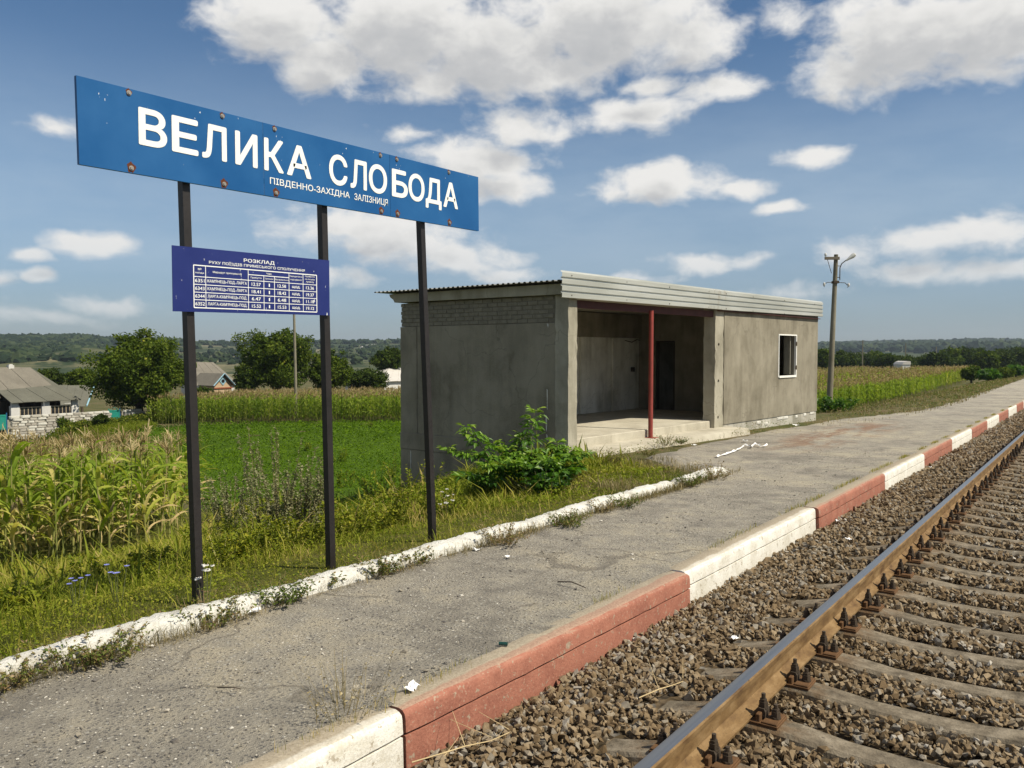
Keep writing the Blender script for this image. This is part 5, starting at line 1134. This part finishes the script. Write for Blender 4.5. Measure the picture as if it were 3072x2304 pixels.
ps = at(2505, 1262, 31.5); o = link('vine_shrub', clump_mesh(60, .75, 1.3, [M_STEM, M_ELDER], 26, .12, .25, 555, .8, .008), None, (ps[0], ps[1], G(ps[0], ps[1]))); tag(o, 'leafy green creeper round the foot of the lamp post', 'creeper')

# meadow between the maize plot and the village wall
MEAD = wpoly([(-60, 1000), (-60, 950), (20, 935), (260, 915), (340, 918), (330, 930), (150, 975), (60, 1000)])
x, y = sample_poly(MEAD, 60000); P = np.stack([x, y, ground(x, y) - .02], -1); P = P[inview(P, 200)]
M_ = rotz(rng.uniform(0, 6.28, len(P))) * rng.uniform(.15, .38, len(P))[:, None, None]; M_[:, :, 0] *= 6
stuff(link('meadow_grass', scatter('meadow_grass', BLADES, P, M_, [M_GRASS], np.clip(rng.normal(.12, .14, len(P)), 0, 1))), 'rough green meadow grass below the village stone wall', 'grass')

x = rng.uniform(-62.2, -59.5, 26000); y = rng.uniform(22, 44, 26000); hp = .25 + 1.15 * np.clip(fbm(x * .4, y, .9, 71) - .2, 0, .8) * (x < -60.3) ; P = np.stack([x, y, ground(x, y) + rng.random(len(x)) * hp], -1)
stuff(link('wall_weeds', scatter('wall_weeds', LEAF2, P, orient(len(P), .5) * rng.uniform(.10, .22, len(P))[:, None, None], [M_TREE], np.clip(rng.random(len(P)) * .8 + .2, 0, 1))), 'rank green weeds along the foot of the village stone wall', 'weeds')
# ------------------------------------------------------------------ village: stone wall, gates, houses
def onx(u, v, X): d = pray(u, v); return CPOS + d * (X / d[0])
M_STW = [simple('pale_limestone', (.44, .41, .35), .95, .1, 0, .3, 3, .6, .02), simple('grey_limestone', (.36, .33, .28), .95, .1, 0, .3, 3, .6, .02), simple('white_limestone', (.54, .52, .46), .95, .1, 0, .2, 3, .6, .02)]
WX = -62.6; y0w, y1w = onx(20, 1250, WX)[1], onx(420, 1235, WX)[1]; g2a, g2b = onx(327, 1235, WX)[1], onx(361, 1235, WX)[1]
def walltop(y): return CAM_H - (np.interp(y, [y0w, y1w], [1248.5, 1226]) - 1056) / FOC * (np.array([WX, y, 0]) @ FW)
wallt = thing('stone_wall', 'low dry stone wall of pale limestone below the veranda house', 'wall', (WX, y0w, 0))
core = MB(); core.box(-.22, .10, 0, g2a - y0w - .05, G(WX, y0w) - .4, walltop(y0w + 3) - .25); core.box(-.22, .10, g2b - y0w + .05, y1w - y0w, G(WX, y0w) - .8, walltop(y1w) - .12); part('wall_core', core, simple('wall_fill', (.26, .235, .19), .95), wallt)
STV = []
for i in range(6):
    mb = MB(); mb.box(-.16, .16, -.5, .5, -.5, .5, 0, .10); q = np.random.default_rng(700 + i); mb.V = [v + q.normal(0, .025, v.shape) * np.array([.4, 1, 1]) for v in mb.V]; STV.append(mb.mesh('stone', M_STW[i % 3]))
for c_ in range(9):
    y = y0w + rng.uniform(0, .3); h = .19
    while y < y1w:
        l = rng.uniform(.36, .74); ym = y + l / 2; y += l + .02
        if g2a - .1 < ym < g2b + .1: continue
        z = walltop(ym) - h * (c_ + .5)
        if z < G(WX, ym) - .25: continue
        link('stone', STV[rng.integers(6)], wallt, (.12 + rng.normal(0, .02), ym - y0w, z), (rng.normal(0, .03), 0, rng.normal(0, .05)), (1, l, h * rng.uniform(.88, 1.0)))
M_GATE = simple('turquoise_gate_paint', (.012, .20, .155), .5, .4, 0, .2, 2); M_GATE2 = simple('blue_gate_paint', (.018, .10, .22), .5, .4)
def gate(label, u0, u1, vt, vb, X, arch):
    a, b_ = onx(u0, (vt + vb) / 2, X), onx(u1, (vt + vb) / 2, X); zt = onx(u0, vt, X)[2]; zb = onx(u0, vb, X)[2]; w = b_[1] - a[1]
    t = thing('garden_gate', label, 'gate', (X, a[1], zb), 0, 'turquoise garden gates'); H_ = zt - zb
    mb = MB(); mb.box(-.02, .02, .05, w - .05, .04, H_); part('leaf_panel', mb, M_GATE, t); mb = MB(); mb.box(.021, .04, .05, w - .05, H_ - .12, H_ - .04); mb.box(.021, .04, .05, w - .05, .1, .18); mb.box(.021, .038, .05, .12, .18, H_ - .12); mb.box(.021, .038, w - .12, w - .05, .18, H_ - .12); part('leaf_frame', mb, M_GATE, t)
    for yy in (0, w): mb = MB(); mb.tube([(0, yy, -.3), (0, yy, H_ + .12)], .045, 8); part('gate_post', mb, M_GATE if yy == 0 else M_GATE2, t)
    if arch: mb = MB(); mb.tube([(0, .12, H_), (0, w * .3, H_ + .12), (0, w * .5, H_ + .20), (0, w * .7, H_ + .12), (0, w - .12, H_)], .022, 6); part('arch', mb, M_GATE, t)
gate('turquoise metal gate with small arch in the stone wall by the walnut', 327, 360, 1231, 1271, WX + .05, True)
gate('turquoise metal gate cut by the left picture edge', -24, 20, 1246, 1294, WX + .05, False)

M_ASB = simple('grey_slate_sheet_roof', (.165, .150, .122), .9, .15, 0, .22, .9, .5, .03); M_ASB2 = simple('mossy_sheet_roof', (.115, .113, .090), .9, .15, 0, .2, .8, .5, .03)
M_LIMEW = simple('limewashed_wall', (.52, .51, .48), .9, .1, 0, .12, 1); M_DARKW = simple('dark_boarding_and_shade', (.035, .028, .022), .85, .2, 0, .3, 3); M_GLASS = simple('dark_window_glass', (.02, .022, .024), .08, .5); M_PEACH = simple('peach_render', (.44, .33, .22), .9, .1, 0, .12, 1); M_BLUEB = simple('light_blue_board', (.22, .36, .43), .6); M_FRAME = simple('brown_window_frame', (.30, .24, .16), .7)
def poly_slab(name, pts, th, m, parent, org):
    """a sheet with thickness through the given corner points"""
    P = [Vector(p) - Vector(org) for p in pts]; n = len(P); V = [p[:] for p in P] + [(p - Vector((0, 0, th)))[:] for p in P]
    mb = MB(); mb.add(V, [tuple(range(n)), tuple(range(2 * n - 1, n - 1, -1))] + [(i, (i + 1) % n, n + (i + 1) % n, n + i) for i in range(n)]); return part(name, mb, m, parent)
def ribs(P0, P1, Q0, Q1, n, m, parent, org, name='roof_sheet'):
    """roofing sheets laid side by side between eave P0-P1 and upper edge Q0-Q1"""
    P0, P1, Q0, Q1 = [Vector(p) for p in (P0, P1, Q0, Q1)]
    for i in range(n):
        a, b_ = i / n, (i + 1) / n; c = [P0.lerp(P1, a), P0.lerp(P1, b_ - .02 / n), Q0.lerp(Q1, b_ - .02 / n), Q0.lerp(Q1, a)]; dz = Vector((0, 0, .02 * (i % 2)))
        poly_slab(name, [p + dz for p in c], .05, m, parent, org)
# veranda house
HX = -65.0
E0_, E1_ = onx(33, 1208, HX), onx(243, 1198, HX); K0, K1 = onx(-12, 1172, HX - 2.2), onx(158, 1156, HX - 2.2); R0_, R1_ = onx(-120, 1102, HX - 5), onx(92, 1102, HX - 5)
org = (HX, E0_[1], G(HX, E0_[1]) - 1.0)
hA = thing('veranda_house', 'long grey roofed house with white veranda piers at the left edge', 'house', org)
K0b = (K0[0], E0_[1] - .0, K0[2]); K1b = (K1[0], E1_[1] - 1.2, K1[2])
ribs(E0_, E1_, K0b, K1, 6, M_ASB2, hA, org); ribs(K0b, K1, (R0_[0], E0_[1] - .3, R0_[2]), R1_, 5, M_ASB, hA, org)
Yl = E0_[1] - 7
ribs((HX - 1.5, Yl, K0[2] - .5), (HX - 1.5, E0_[1] - .05, K0[2] - .5), (R0_[0], Yl, R0_[2]), (R0_[0], E0_[1] - .3, R0_[2]), 6, M_ASB, hA, org)
poly_slab('hip_slope', [E1_, (HX - 10, E1_[1], E1_[2]), (HX - 5.0, R1_[1], R1_[2]), K1], .06, M_ASB2, hA, org)
poly_slab('rear_slope', [(HX - 10, Yl, E0_[2]), (HX - 10, E1_[1], E1_[2]), (R1_[0] - .02, R1_[1], R1_[2] - .01), (R0_[0] - .02, Yl, R0_[2] - .01)], .06, M_ASB2, hA, org)
wl = E1_[1] - E0_[1]; ez = E0_[2] - org[2]; ez1 = E1_[2] - org[2]
mb = MB(); mb.box(-9.6, -1.4, .3, wl - .9, -.5, min(ez, ez1) + .2); mb.box(-9.6, -1.6, -7, .28, -.5, K0[2] - org[2] - .8); part('wall', mb, M_DARKW, hA)  # dark boarding; the veranda back wall is coloured dark for its shade
pier = []
for (u0, u1) in ((33, 60), (126, 153), (215, 238)):
    a, b_ = onx(u0, 1230, HX - .3)[1] - E0_[1], onx(u1, 1230, HX - .3)[1] - E0_[1]; pier.append((a, b_)); mb = MB(); mb.box(-.62, -.30, a, b_, -.5, onx(u0, 1219, HX - .3)[2] - org[2], 0, .02); mb.box(-.58, -.34, a + .08, b_ - .08, onx(u0, 1219, HX - .3)[2] - org[2], ez - .06); part('pier', mb, M_LIMEW, hA)
for (a, b_) in ((pier[0][1], pier[1][0]), (pier[1][1], pier[2][0])):
    zt = onx(80, 1222, HX - .5)[2] - org[2]; zb = zt - 1.1; mb = MB(); mb.box(-.50, -.44, a + .02, b_ - .02, zt - .05, zt + .03); mb.box(-.50, -.44, a + .02, b_ - .02, zb - .05, zb)
    for k in range(6): yy = a + .05 + (b_ - a - .15) * k / 5; mb.box(-.495, -.445, yy, yy + .06, zb, zt - .05)
    w = part('window', mb, M_FRAME, hA)
    for k in range(5): yy = a + .11 + (b_ - a - .15) * k / 5; mb = MB(); mb.box(-.475, -.465, yy, yy + (b_ - a - .15) / 5 - .06, zb, zt - .05); part('pane', mb, M_GLASS, w)
    mb = MB(); mb.box(-.6, -.3, a + .02, b_ - .02, -.5, zb - .06); part('parapet', mb, M_LIMEW, hA)
ch = onx(31, 1100, HX - 5) ; mb = MB(); mb.box(-.2, .2, -.2, .2, -.5, .12); mb.box(-.12, .12, -.12, .12, .12, .2); part('chimney', mb, M_LIMEW, hA, Vector(ch) - Vector(org))
# barn roof behind it
BXx = -76.0; b0, b1, b2, b3 = onx(150, 1218, BXx), onx(256, 1218, BXx), onx(280, 1156, BXx - 4.5), onx(150, 1156, BXx - 4.5); org = (BXx, b0[1], G(BXx, b0[1]) - 1)
hB = thing('grey_barn', 'grey roofed barn with light blue bargeboard between house and walnut', 'barn', org); ribs(b0, b1, b3, b2, 5, M_ASB2, hB, org)
poly_slab('rear_slope', [(BXx - 9, b0[1], b0[2]), (BXx - 9, b1[1] + 1, b1[2]), (b2[0] - .02, b2[1], b2[2] - .02), (b3[0] - .02, b3[1], b3[2] - .02)], .06, M_ASB2, hB, org)
mb = MB(); mb.box(-8.6, -.5, .1, b1[1] - b0[1] - .4, 0, b0[2] - org[2] + .15); part('wall', mb, M_LIMEW, hB)
mb = MB(); mb.tube([Vector(b1) - Vector(org) + Vector((.05, .1, 0)), Vector(b2) - Vector(org) + Vector((.05, .1, .02))], .09, 4); part('bargeboard', mb, M_BLUEB, hB)
# house with peach gable
CX_ = -82.0; org = tuple(np.array(onx(600, 1180, CX_)) * np.array([1, 1, 0]) + np.array([0, 0, G(CX_, 60) - 1]))
hC = thing('gabled_house', 'grey roofed house with peach gable between walnut and broad tree', 'house', org)
e0, e1, r0, r1 = onx(590, 1156, CX_), onx(716, 1150, CX_), onx(560, 1085, CX_ - 5), onx(640, 1087, CX_ - 5); ribs(e0, e1, r0, r1, 8, M_ASB, hC, org)
poly_slab('hip_slope', [e1, (CX_ - 10, e1[1], e1[2]), r1], .06, M_ASB2, hC, org); poly_slab('rear_slope', [(CX_ - 10, e0[1], e0[2]), (CX_ - 10, e1[1], e1[2]), (r1[0] - .03, r1[1], r1[2] - .02), (r0[0] - .03, r0[1], r0[2] - .02)], .06, M_ASB2, hC, org)
mb = MB(); mb.box(-5.5, -.4, e0[1] - org[1] + 1.6, e1[1] - org[1] - .3, 0, e0[2] - org[2] + .1); part('wall', mb, M_LIMEW, hC)
GXx = CX_ + 2.6; gl, gr, ga = [Vector(onx(u, v, GXx)) - Vector(org) for u, v in ((636, 1160), (700, 1152), (670, 1120))]; gl.z = gr.z = (gl.z + gr.z) / 2; ga.y = (gl.y + gr.y) / 2
mb = MB(); mb.prism([(gl.y + .25, 0), (gr.y - .25, 0), (gr.y - .25, gr.z), (ga.y, ga.z - .12), (gl.y + .25, gl.z)], 'x', GXx - org[0] - 2.8, GXx - org[0]); part('gable_wing', mb, M_PEACH, hC, label='peach rendered gable')
for a_ in (gl, gr):
    poly_slab('gable_roof', [a_ + Vector((.3, 0, 0)), ga + Vector((.3, 0, 0)), ga + Vector((-4.2, 0, 0)), a_ + Vector((-4.2, 0, 0))], .08, M_ASB, hC, (0, 0, 0)); mb = MB(); mb.tube([a_ + Vector((.34, 0, -.02)), ga + Vector((.34, 0, -.02))], .075, 4); part('bargeboard', mb, M_BLUEB, hC)
xx = GXx - org[0] + .02; cz = ga.z - .85; mb = MB(); mb.prism([(ga.y - .45, cz), (ga.y, cz - .5), (ga.y + .45, cz), (ga.y, cz + .5)], 'x', xx, xx + .04); wv = part('attic_window', mb, M_BLUEB, hC); mb = MB(); mb.prism([(ga.y + .2 * math.cos(a), cz + .2 * math.sin(a)) for a in np.linspace(0, 6.28, 11)[:-1]], 'x', xx + .042, xx + .06); part('pane', mb, M_GLASS, wv)
mb = MB(); mb.box(xx - .0, xx + .1, gl.y + .2, gr.y - .2, gl.z - .35, gl.z - .22); part('string_course', mb, simple('brick_red_band', (.26, .085, .04), .8), hC)
# white roof close to the shelter
DX_ = -78.0; w0, w1, w2, w3 = onx(1146, 1118, DX_), onx(1262, 1140, DX_), onx(1240, 1104, DX_ - 4), onx(1168, 1104, DX_ - 4); org = (DX_, w0[1], G(DX_, w0[1]) - 1)
hD = thing('pale_roofed_house', 'house with pale hipped metal roof half hidden left of the shelter', 'house', org); M_PALER = simple('pale_metal_roof', (.50, .47, .43), .6, .3, 0, .1, 1)
w0b = (w0[0], w0[1], w1[2]); ribs(w0b, w1, w3, w2, 5, M_PALER, hD, org); poly_slab('hip_slope', [w0b, (DX_ - 8, w0[1] + .3, w1[2]), w3], .05, M_PALER, hD, org)
mb = MB(); mb.box(-7.6, -.4, .5, w1[1] - w0[1], 0, w1[2] - org[2]); part('wall', mb, M_LIMEW, hD)
# barn in the tree line on the right
bp = at(2722, 1085, 150); org = (bp[0], bp[1], G(bp[0], bp[1])); hE = thing('small_barn', 'small pale barn roof peeping out of the right tree line', 'barn', org, YAW)
zt = bp[2] + .22 - org[2]; mb = MB(); mb.prism([(-1.0, zt - .75), (-.6, zt - .3), (0, zt - .1), (.55, zt - .15), (.62, zt - .75)], 'y', -.1, 3.5); part('roof', mb, M_PALER, hE); mb = MB(); mb.box(-.9, .55, 0, 3.4, 0, zt - .76); part('wall', mb, M_LIMEW, hE)

# ------------------------------------------------------------------ utility poles
def upole(label, u, vtop, vbot, D, r=.11, hooks=True, lean=0.0):
    b_ = at(u, vbot, D); gz = G(b_[0], b_[1]); zt = CAM_H - (vtop - 1056) / FOC * D; H_ = zt - gz; t = thing('utility_pole', label, 'utility pole', (b_[0], b_[1], gz), YAW, 'utility poles across the fields')
    mb = MB(); mb.tube([(0, 0, -.3), (lean * H_ * .5, 0, H_ * .5), (lean * H_, 0, H_)], [r, r * .88, r * .72], 10); part('pole', shade_auto(mb.mesh('pole', M_POLE), 40), None, t)
    if hooks:
        mb = MB(); x0 = lean * H_
        for s in (-1, 1): mb.tube([(x0, 0, H_ - .35), (x0 + s * .35, 0, H_ - .35), (x0 + s * .55, 0, H_ - .45), (x0 + s * .62, 0, H_ - .30), (x0 + s * .55, 0, H_ - .18)], .02, 6)
        part('insulator_hooks', mb, M_FAST, t)
upole('slim grey pole rising out of the maize belt under the timetable', 889, 925, 1222, 64, .125, True, -.012)
for u, vt, vb, D, w in ((2587, 1020, 1098, 170, 'nearest the lamp post'), (2716, 1030, 1094, 190, 'beside the small barn'), (2808, 1040, 1088, 200, 'third from the lamp post'), (2887, 1046, 1088, 200, 'fourth from the lamp post'), (2911, 1052, 1086, 215, 'farthest right')): upole('thin distant pole in front of the right tree line, ' + w, u, vt, vb, D, .13, D < 180)

# ------------------------------------------------------------------ far hills
ua = [-2500, -900, 0, 180, 250, 320, 420, 560, 720, 960, 1060, 1200, 1500, 2000, 2450, 2640, 2780, 2917, 3072, 3400, 4200, 7000]
va = [1024, 1026, 1024, 1022, 1022, 1030, 1032, 1034, 1036, 1032, 1030, 1030, 1034, 1036, 1036, 1031, 1029, 1024, 1028, 1032, 1040, 1044]
azs = np.linspace(R(-105), R(45), 260); HR = np.concatenate([np.linspace(330, 1500, 34), np.linspace(1560, 3300, 22)])
def hill_h(azm, r):
    th = azm + YAW; uu = np.where(np.abs(th) < 1.25, 1536 + FOC * np.tan(np.clip(th, -1.25, 1.25)), np.where(th < 0, -2500, 7000)); vv = np.interp(uu, ua, va)
    rc = np.interp(uu, [-2500, 1200, 2300, 7000], [1250, 1350, 2500, 2700]); depth = rc * np.cos(np.clip(th, -1.2, 1.2)); crest = CAM_H - (vv - 1056) / FOC * depth
    f = sst(340, 1, 0) * 0 + sst(360, 1.0 * rc, r) if np.isscalar(rc) else np.clip((r - 360) / (rc - 360), 0, 1); f = f ** 1.35 * (1 - .12 * np.sin(f * 3.14)) if True else f
    nz = (np.sin(azm * 37 + r * .011) * np.sin(r * .017 - azm * 19) + .6 * np.sin(azm * 90 + r * .03)) * 2.2 * np.sin(np.clip(f, 0, 1) * 3.14)
    return -8.6 + (crest + 8.6) * f + nz
AZ, RR_ = np.meshgrid(azs, HR); HZ = hill_h(AZ, RR_); HX_, HY_ = np.sin(AZ) * RR_, np.cos(AZ) * RR_
mu = at(285, 1100, 560); HZ = HZ + 9.5 * np.exp(-(((HX_ - mu[0]) * RT[0] + (HY_ - mu[1]) * RT[1]) / 30) ** 2 - (((HX_ - mu[0]) * FW[0] + (HY_ - mu[1]) * FW[1]) / 60) ** 2)
def m_hills():
    m, t, b = mat('hill_grass_and_scrub', .95, .05); v = wpos(t); n = noise(t, .006, 6, .6, v); f = noise(t, .05, 6, .7, v); st = noise(t, .012, 4, .6, nd(t, 'ShaderNodeMapping', inp={0: v, 3: (.6, 1.6, 12)}).outputs[0])
    c = ramp(t, n, [(.40, (.030, .046, .022)), (.50, (.070, .080, .040)), (.60, (.120, .115, .062)), (.70, (.190, .165, .095))]); c = mixc(t, srange(t, f, .48, .58), c, (.030, .045, .020)); c = mixc(t, mth(t, 'MULTIPLY', srange(t, st, .55, .62), .55), c, (.24, .205, .125)); setc(t, b, c); return m
na, nr = len(azs), len(HR); ii = np.arange(nr - 1)[:, None] * na + np.arange(na - 1)[None]
struct(link('hills', mesh_np('hills', np.stack([HX_, HY_, HZ], -1).reshape(-1, 3), [np.stack([ii, ii + 1, ii + na + 1, ii + na], -1).reshape(-1, 4)], [m_hills()], smooth=True)))
# woods on the crests and scrub on the slopes, too far off to count
bm = bmesh.new(); bmesh.ops.create_icosphere(bm, subdivisions=2, radius=1); bm.verts.index_update(); icoV = np.array([v.co[:] for v in bm.verts]); icoF = np.array([[v.index for v in f.verts] for f in bm.faces]); bm.free()
LUMP = []
for i in range(8):
    q = np.random.default_rng(i); V = icoV * (1 + .22 * q.normal(size=(len(icoV), 1))); V[:, 2] = V[:, 2] * .85 + .5; LUMP.append((V, icoF, 0))
wu, wr, ws = [], [], []
def wood(n, u0, u1, f0, f1, s0, s1):
    uu = rng.uniform(u0, u1, n); rc = np.interp(uu, [-2500, 1200, 2300, 7000], [1250, 1350, 2500, 2700]); wu.append(uu); wr.append(rc * rng.uniform(f0, f1, n)); ws.append(rng.uniform(s0, s1, n) * rc / 1300)
wood(1300, -700, 560, .93, 1.03, 4, 7.5); wood(420, 560, 1500, .98, 1.02, 2.5, 5.5); wood(3000, -700, 330, .42, .95, 2.5, 5); wood(500, 300, 1500, .40, .9, 1.6, 4); wood(1700, 2250, 3400, .50, .93, 3, 5); wood(350, 2300, 2800, .97, 1.02, 2, 4); wood(300, -700, 330, .86, .95, 4, 7); wood(260, 1100, 1260, .5, .8, 2, 4)
uu, rr, ss = np.concatenate(wu), np.concatenate(wr), np.concatenate(ws); aa = np.arctan((uu - 1536) / FOC) - YAW; P = np.stack([np.sin(aa) * rr, np.cos(aa) * rr, hill_h(aa, rr)], -1)
M_WOOD = leafmat('far_wood', [(0, (.010, .019, .010)), (.6, (.024, .038, .017)), (1, (.050, .066, .028))], .0, .9, .05)
Mw = rotz(rng.uniform(0, 6.28, len(P))) * ss[:, None, None]
stuff(link('far_woods', scatter('far_woods', LUMP, P, Mw, [M_WOOD])), 'dark woods and scrub covering the far hills', 'woods')
# pale rock faces on the hills
for (u0, u1, f0, f1, n, lab) in [(-40, 55, .62, .82, 60, 'pale cliffs on the far left hill'), (1085, 1160, .80, .88, 50, 'pale rocks on the far hill left of the shelter')]:
    uu = rng.uniform(u0, u1, n); rr = np.interp(uu, [-2500, 1200], [1250, 1350]) * rng.uniform(f0, f1, n); aa = np.arctan((uu - 1536) / FOC) - YAW; P = np.stack([np.sin(aa) * rr, np.cos(aa) * rr, hill_h(aa, rr)], -1); o = P.mean(0)
    tag(link('rock_outcrop', scatter('rock_outcrop', STN, P - o, randrot(n) * rng.uniform(1.5, 4.5, n)[:, None, None] * np.array([1, 1, 1.0])[None, None], [simple('far_limestone', (.34, .33, .30), .95, .05)]), None, tuple(o)), lab, 'rocks')

# ------------------------------------------------------------------ litter
M_PAPER = simple('crumpled_paper', (.80, .79, .77), .8, .2, 0, .05, 8)
def crumple(sz_, seed, flat=.5):
    q = np.random.default_rng(seed); n = 6; V = []
    for i in range(n):
        for j in range(n): V.append(((i / (n - 1) - .5) * sz_ + q.normal(0, .06 * sz_), (j / (n - 1) - .5) * sz_ * .8 + q.normal(0, .06 * sz_), abs(q.normal(0, flat * sz_ * .35)) + .35 * sz_ * flat * ((i / (n - 1) - .5) ** 2 * 4)))
    ii = np.arange(n - 1)[:, None] * n + np.arange(n - 1)[None]; return mesh_np('scrap_of_paper', V, [np.stack([ii, ii + 1, ii + n + 1, ii + n], -1).reshape(-1, 4)], [M_PAPER])
LIT = [(888, 1492, .085, .38, 0, 'crumpled white paper on the end of the nearest red kerb block'), (1030, 1190, .07, .4, 0, 'white wrapper on the platform below the third sign post'), (550, 1325, .08, .5, 0, 'torn white scrap in the weeds below the second post'), (1610, 955, .10, .5, 0, 'white scrap in the dry grass before the right column'), (1720, 920, .16, .3, 0, 'curved white scrap lying before the windowed wall'),
       (1500, 963, .09, .3, 0, 'small white scrap near the foot of the shelter step'), (1835, 1167, .07, .3, -.22, 'white paper piece on the ballast beside the kerb'), (1585, 1382, .06, .4, -.22, 'tiny white chip on the ballast by a sleeper end'), (1812, 1128, .06, .5, -.22, 'pale crumpled scrap at the kerb foot where a red block begins'), (2010, 1010, .05, .3, -.2, 'bright scrap at the rail far along the track'), (1098, 1205, .05, .3, 0, 'small scrap on the platform under the green bush')]
for i, (u, v, s, fl, dz, lab) in enumerate(LIT):
    d = pray(u * K, v * K); t_ = (dz - CAM_H) / (d[2] + GR * d[1]); p = CPOS + t_ * d; tag(link('scrap_of_paper', crumple(s, 60 + i, fl), None, (p[0], p[1], p[2] + .006), (0, 0, rng.uniform(0, 6))), lab, 'litter')
# torn strip of white plastic on the forecourt
base = [(1546, 988), (1565, 983), (1585, 978), (1600, 972), (1610, 964), (1622, 968), (1630, 963), (1642, 968), (1661, 965)]; px_ = []
for (a0, c0), (a1, c1) in zip(base[:-1], base[1:]):
    for k in range(4): px_.append((a0 + (a1 - a0) * k / 4 + rng.normal(0, .8), c0 + (c1 - c0) * k / 4 + rng.normal(0, .55)))
pts = [onplat(u * K, v * K) for u, v in px_]; o0 = pts[0]; V = []
for i, p in enumerate(pts):
    w = .016 + .012 * math.sin(i * 1.9) + rng.normal(0, .005); V += [(p[0] - o0[0] - w, p[1] - o0[1], .006 + rng.random() * .015), (p[0] - o0[0], p[1] - o0[1] + .02, .015 + rng.random() * .03), (p[0] - o0[0] + w, p[1] - o0[1], .006 + rng.random() * .012)]
ii = np.arange(len(pts) - 1)[:, None] * 3 + np.arange(2)[None]; tag(link('plastic_strip', mesh_np('plastic_strip', V, [np.stack([ii, ii + 1, ii + 4, ii + 3], -1).reshape(-1, 4)], [M_PAPER]), None, (o0[0], o0[1], o0[2])), 'twisted white plastic strip on the dusty forecourt before the bay', 'litter')
M_STRAW = simple('dry_straw', (.48, .37, .20), .8); M_TWIG = simple('dark_twig', (.07, .055, .04), .9)
def twig(name, pxs, dz, r, m, lab, fork=True):
    P_ = []
    for u, v in pxs:
        d = pray(u * K, v * K); t_ = (dz - CAM_H) / (d[2] + GR * d[1]); P_.append(Vector(CPOS + t_ * d))
    o0 = P_[0].copy(); L_ = (P_[-1] - o0).length; mb = MB(); mb.tube([p - o0 + Vector((0, 0, .012 + .02 * math.sin(i * 1.4))) for i, p in enumerate(P_)], [r * (1 - .5 * i / len(P_)) for i in range(len(P_))], 5)
    if fork:
        for i in range(1, len(P_)):
            b_ = P_[i] - o0; mb.tube([b_ + Vector((0, 0, .015)), b_ + Vector((rng.normal(0, .25) * L_, rng.normal(.15, .2) * L_, rng.uniform(.05, .14)))], [r * .6, r * .25], 4)
    tag(link(name, mb.mesh(name, m), None, o0), lab, 'twig')
twig('straw_stalk', [(890, 1652), (960, 1640), (1005, 1620), (1060, 1598), (1100, 1582)], -.20, .004, M_STRAW, 'long straw stalk on the ballast at the foot of the nearest red block')
twig('straw_stalk', [(1380, 1512), (1425, 1500), (1450, 1488), (1475, 1470)], -.19, .004, M_STRAW, 'pale branching straw stalk lying on the sleeper end beside the rail')
twig('dark_twig', [(1205, 1408 * 0 + 1260), (1235, 1266), (1265, 1275)], 0, .006, M_TWIG, 'short dark twig on the asphalt between the posts and the red block', False)
twig('dark_twig', [(470, 1490), (505, 1498), (520, 1496)], 0, .004, M_TWIG, 'bent thin twig on the asphalt near the bottom left', False)
mb = MB(); mb.tube([(0, 0, .012), (.05, .02, .013)], .011, 8); pp = onplat(1078 * K, 1394 * K); tag(link('bottle_cap', mb.mesh('bottle_cap', simple('green_glass', (.01, .05, .04), .2, .5)), None, tuple(pp)), 'small dark green glass piece beside the nearest red kerb block', 'litter')

# ------------------------------------------------------------------ air
HAZE = True
if HAZE:
    hm = bpy.data.materials.new('haze'); hm.use_nodes = True; t = hm.node_tree; t.nodes.clear(); pv = nd(t, 'ShaderNodeVolumePrincipled'); pv.inputs['Color'].default_value = (.72, .85, 1.0, 1); pv.inputs['Density'].default_value = .00014; pv.inputs['Anisotropy'].default_value = .3
    ou = nd(t, 'ShaderNodeOutputMaterial'); t.links.new(pv.outputs[0], ou.inputs['Volume'])
    mb = MB(); mb.box(-3450, 3450, -3450, 3450, -13, 75); stuff(link('haze', mb.mesh('haze', hm)), 'thin pale summer haze over the valley')
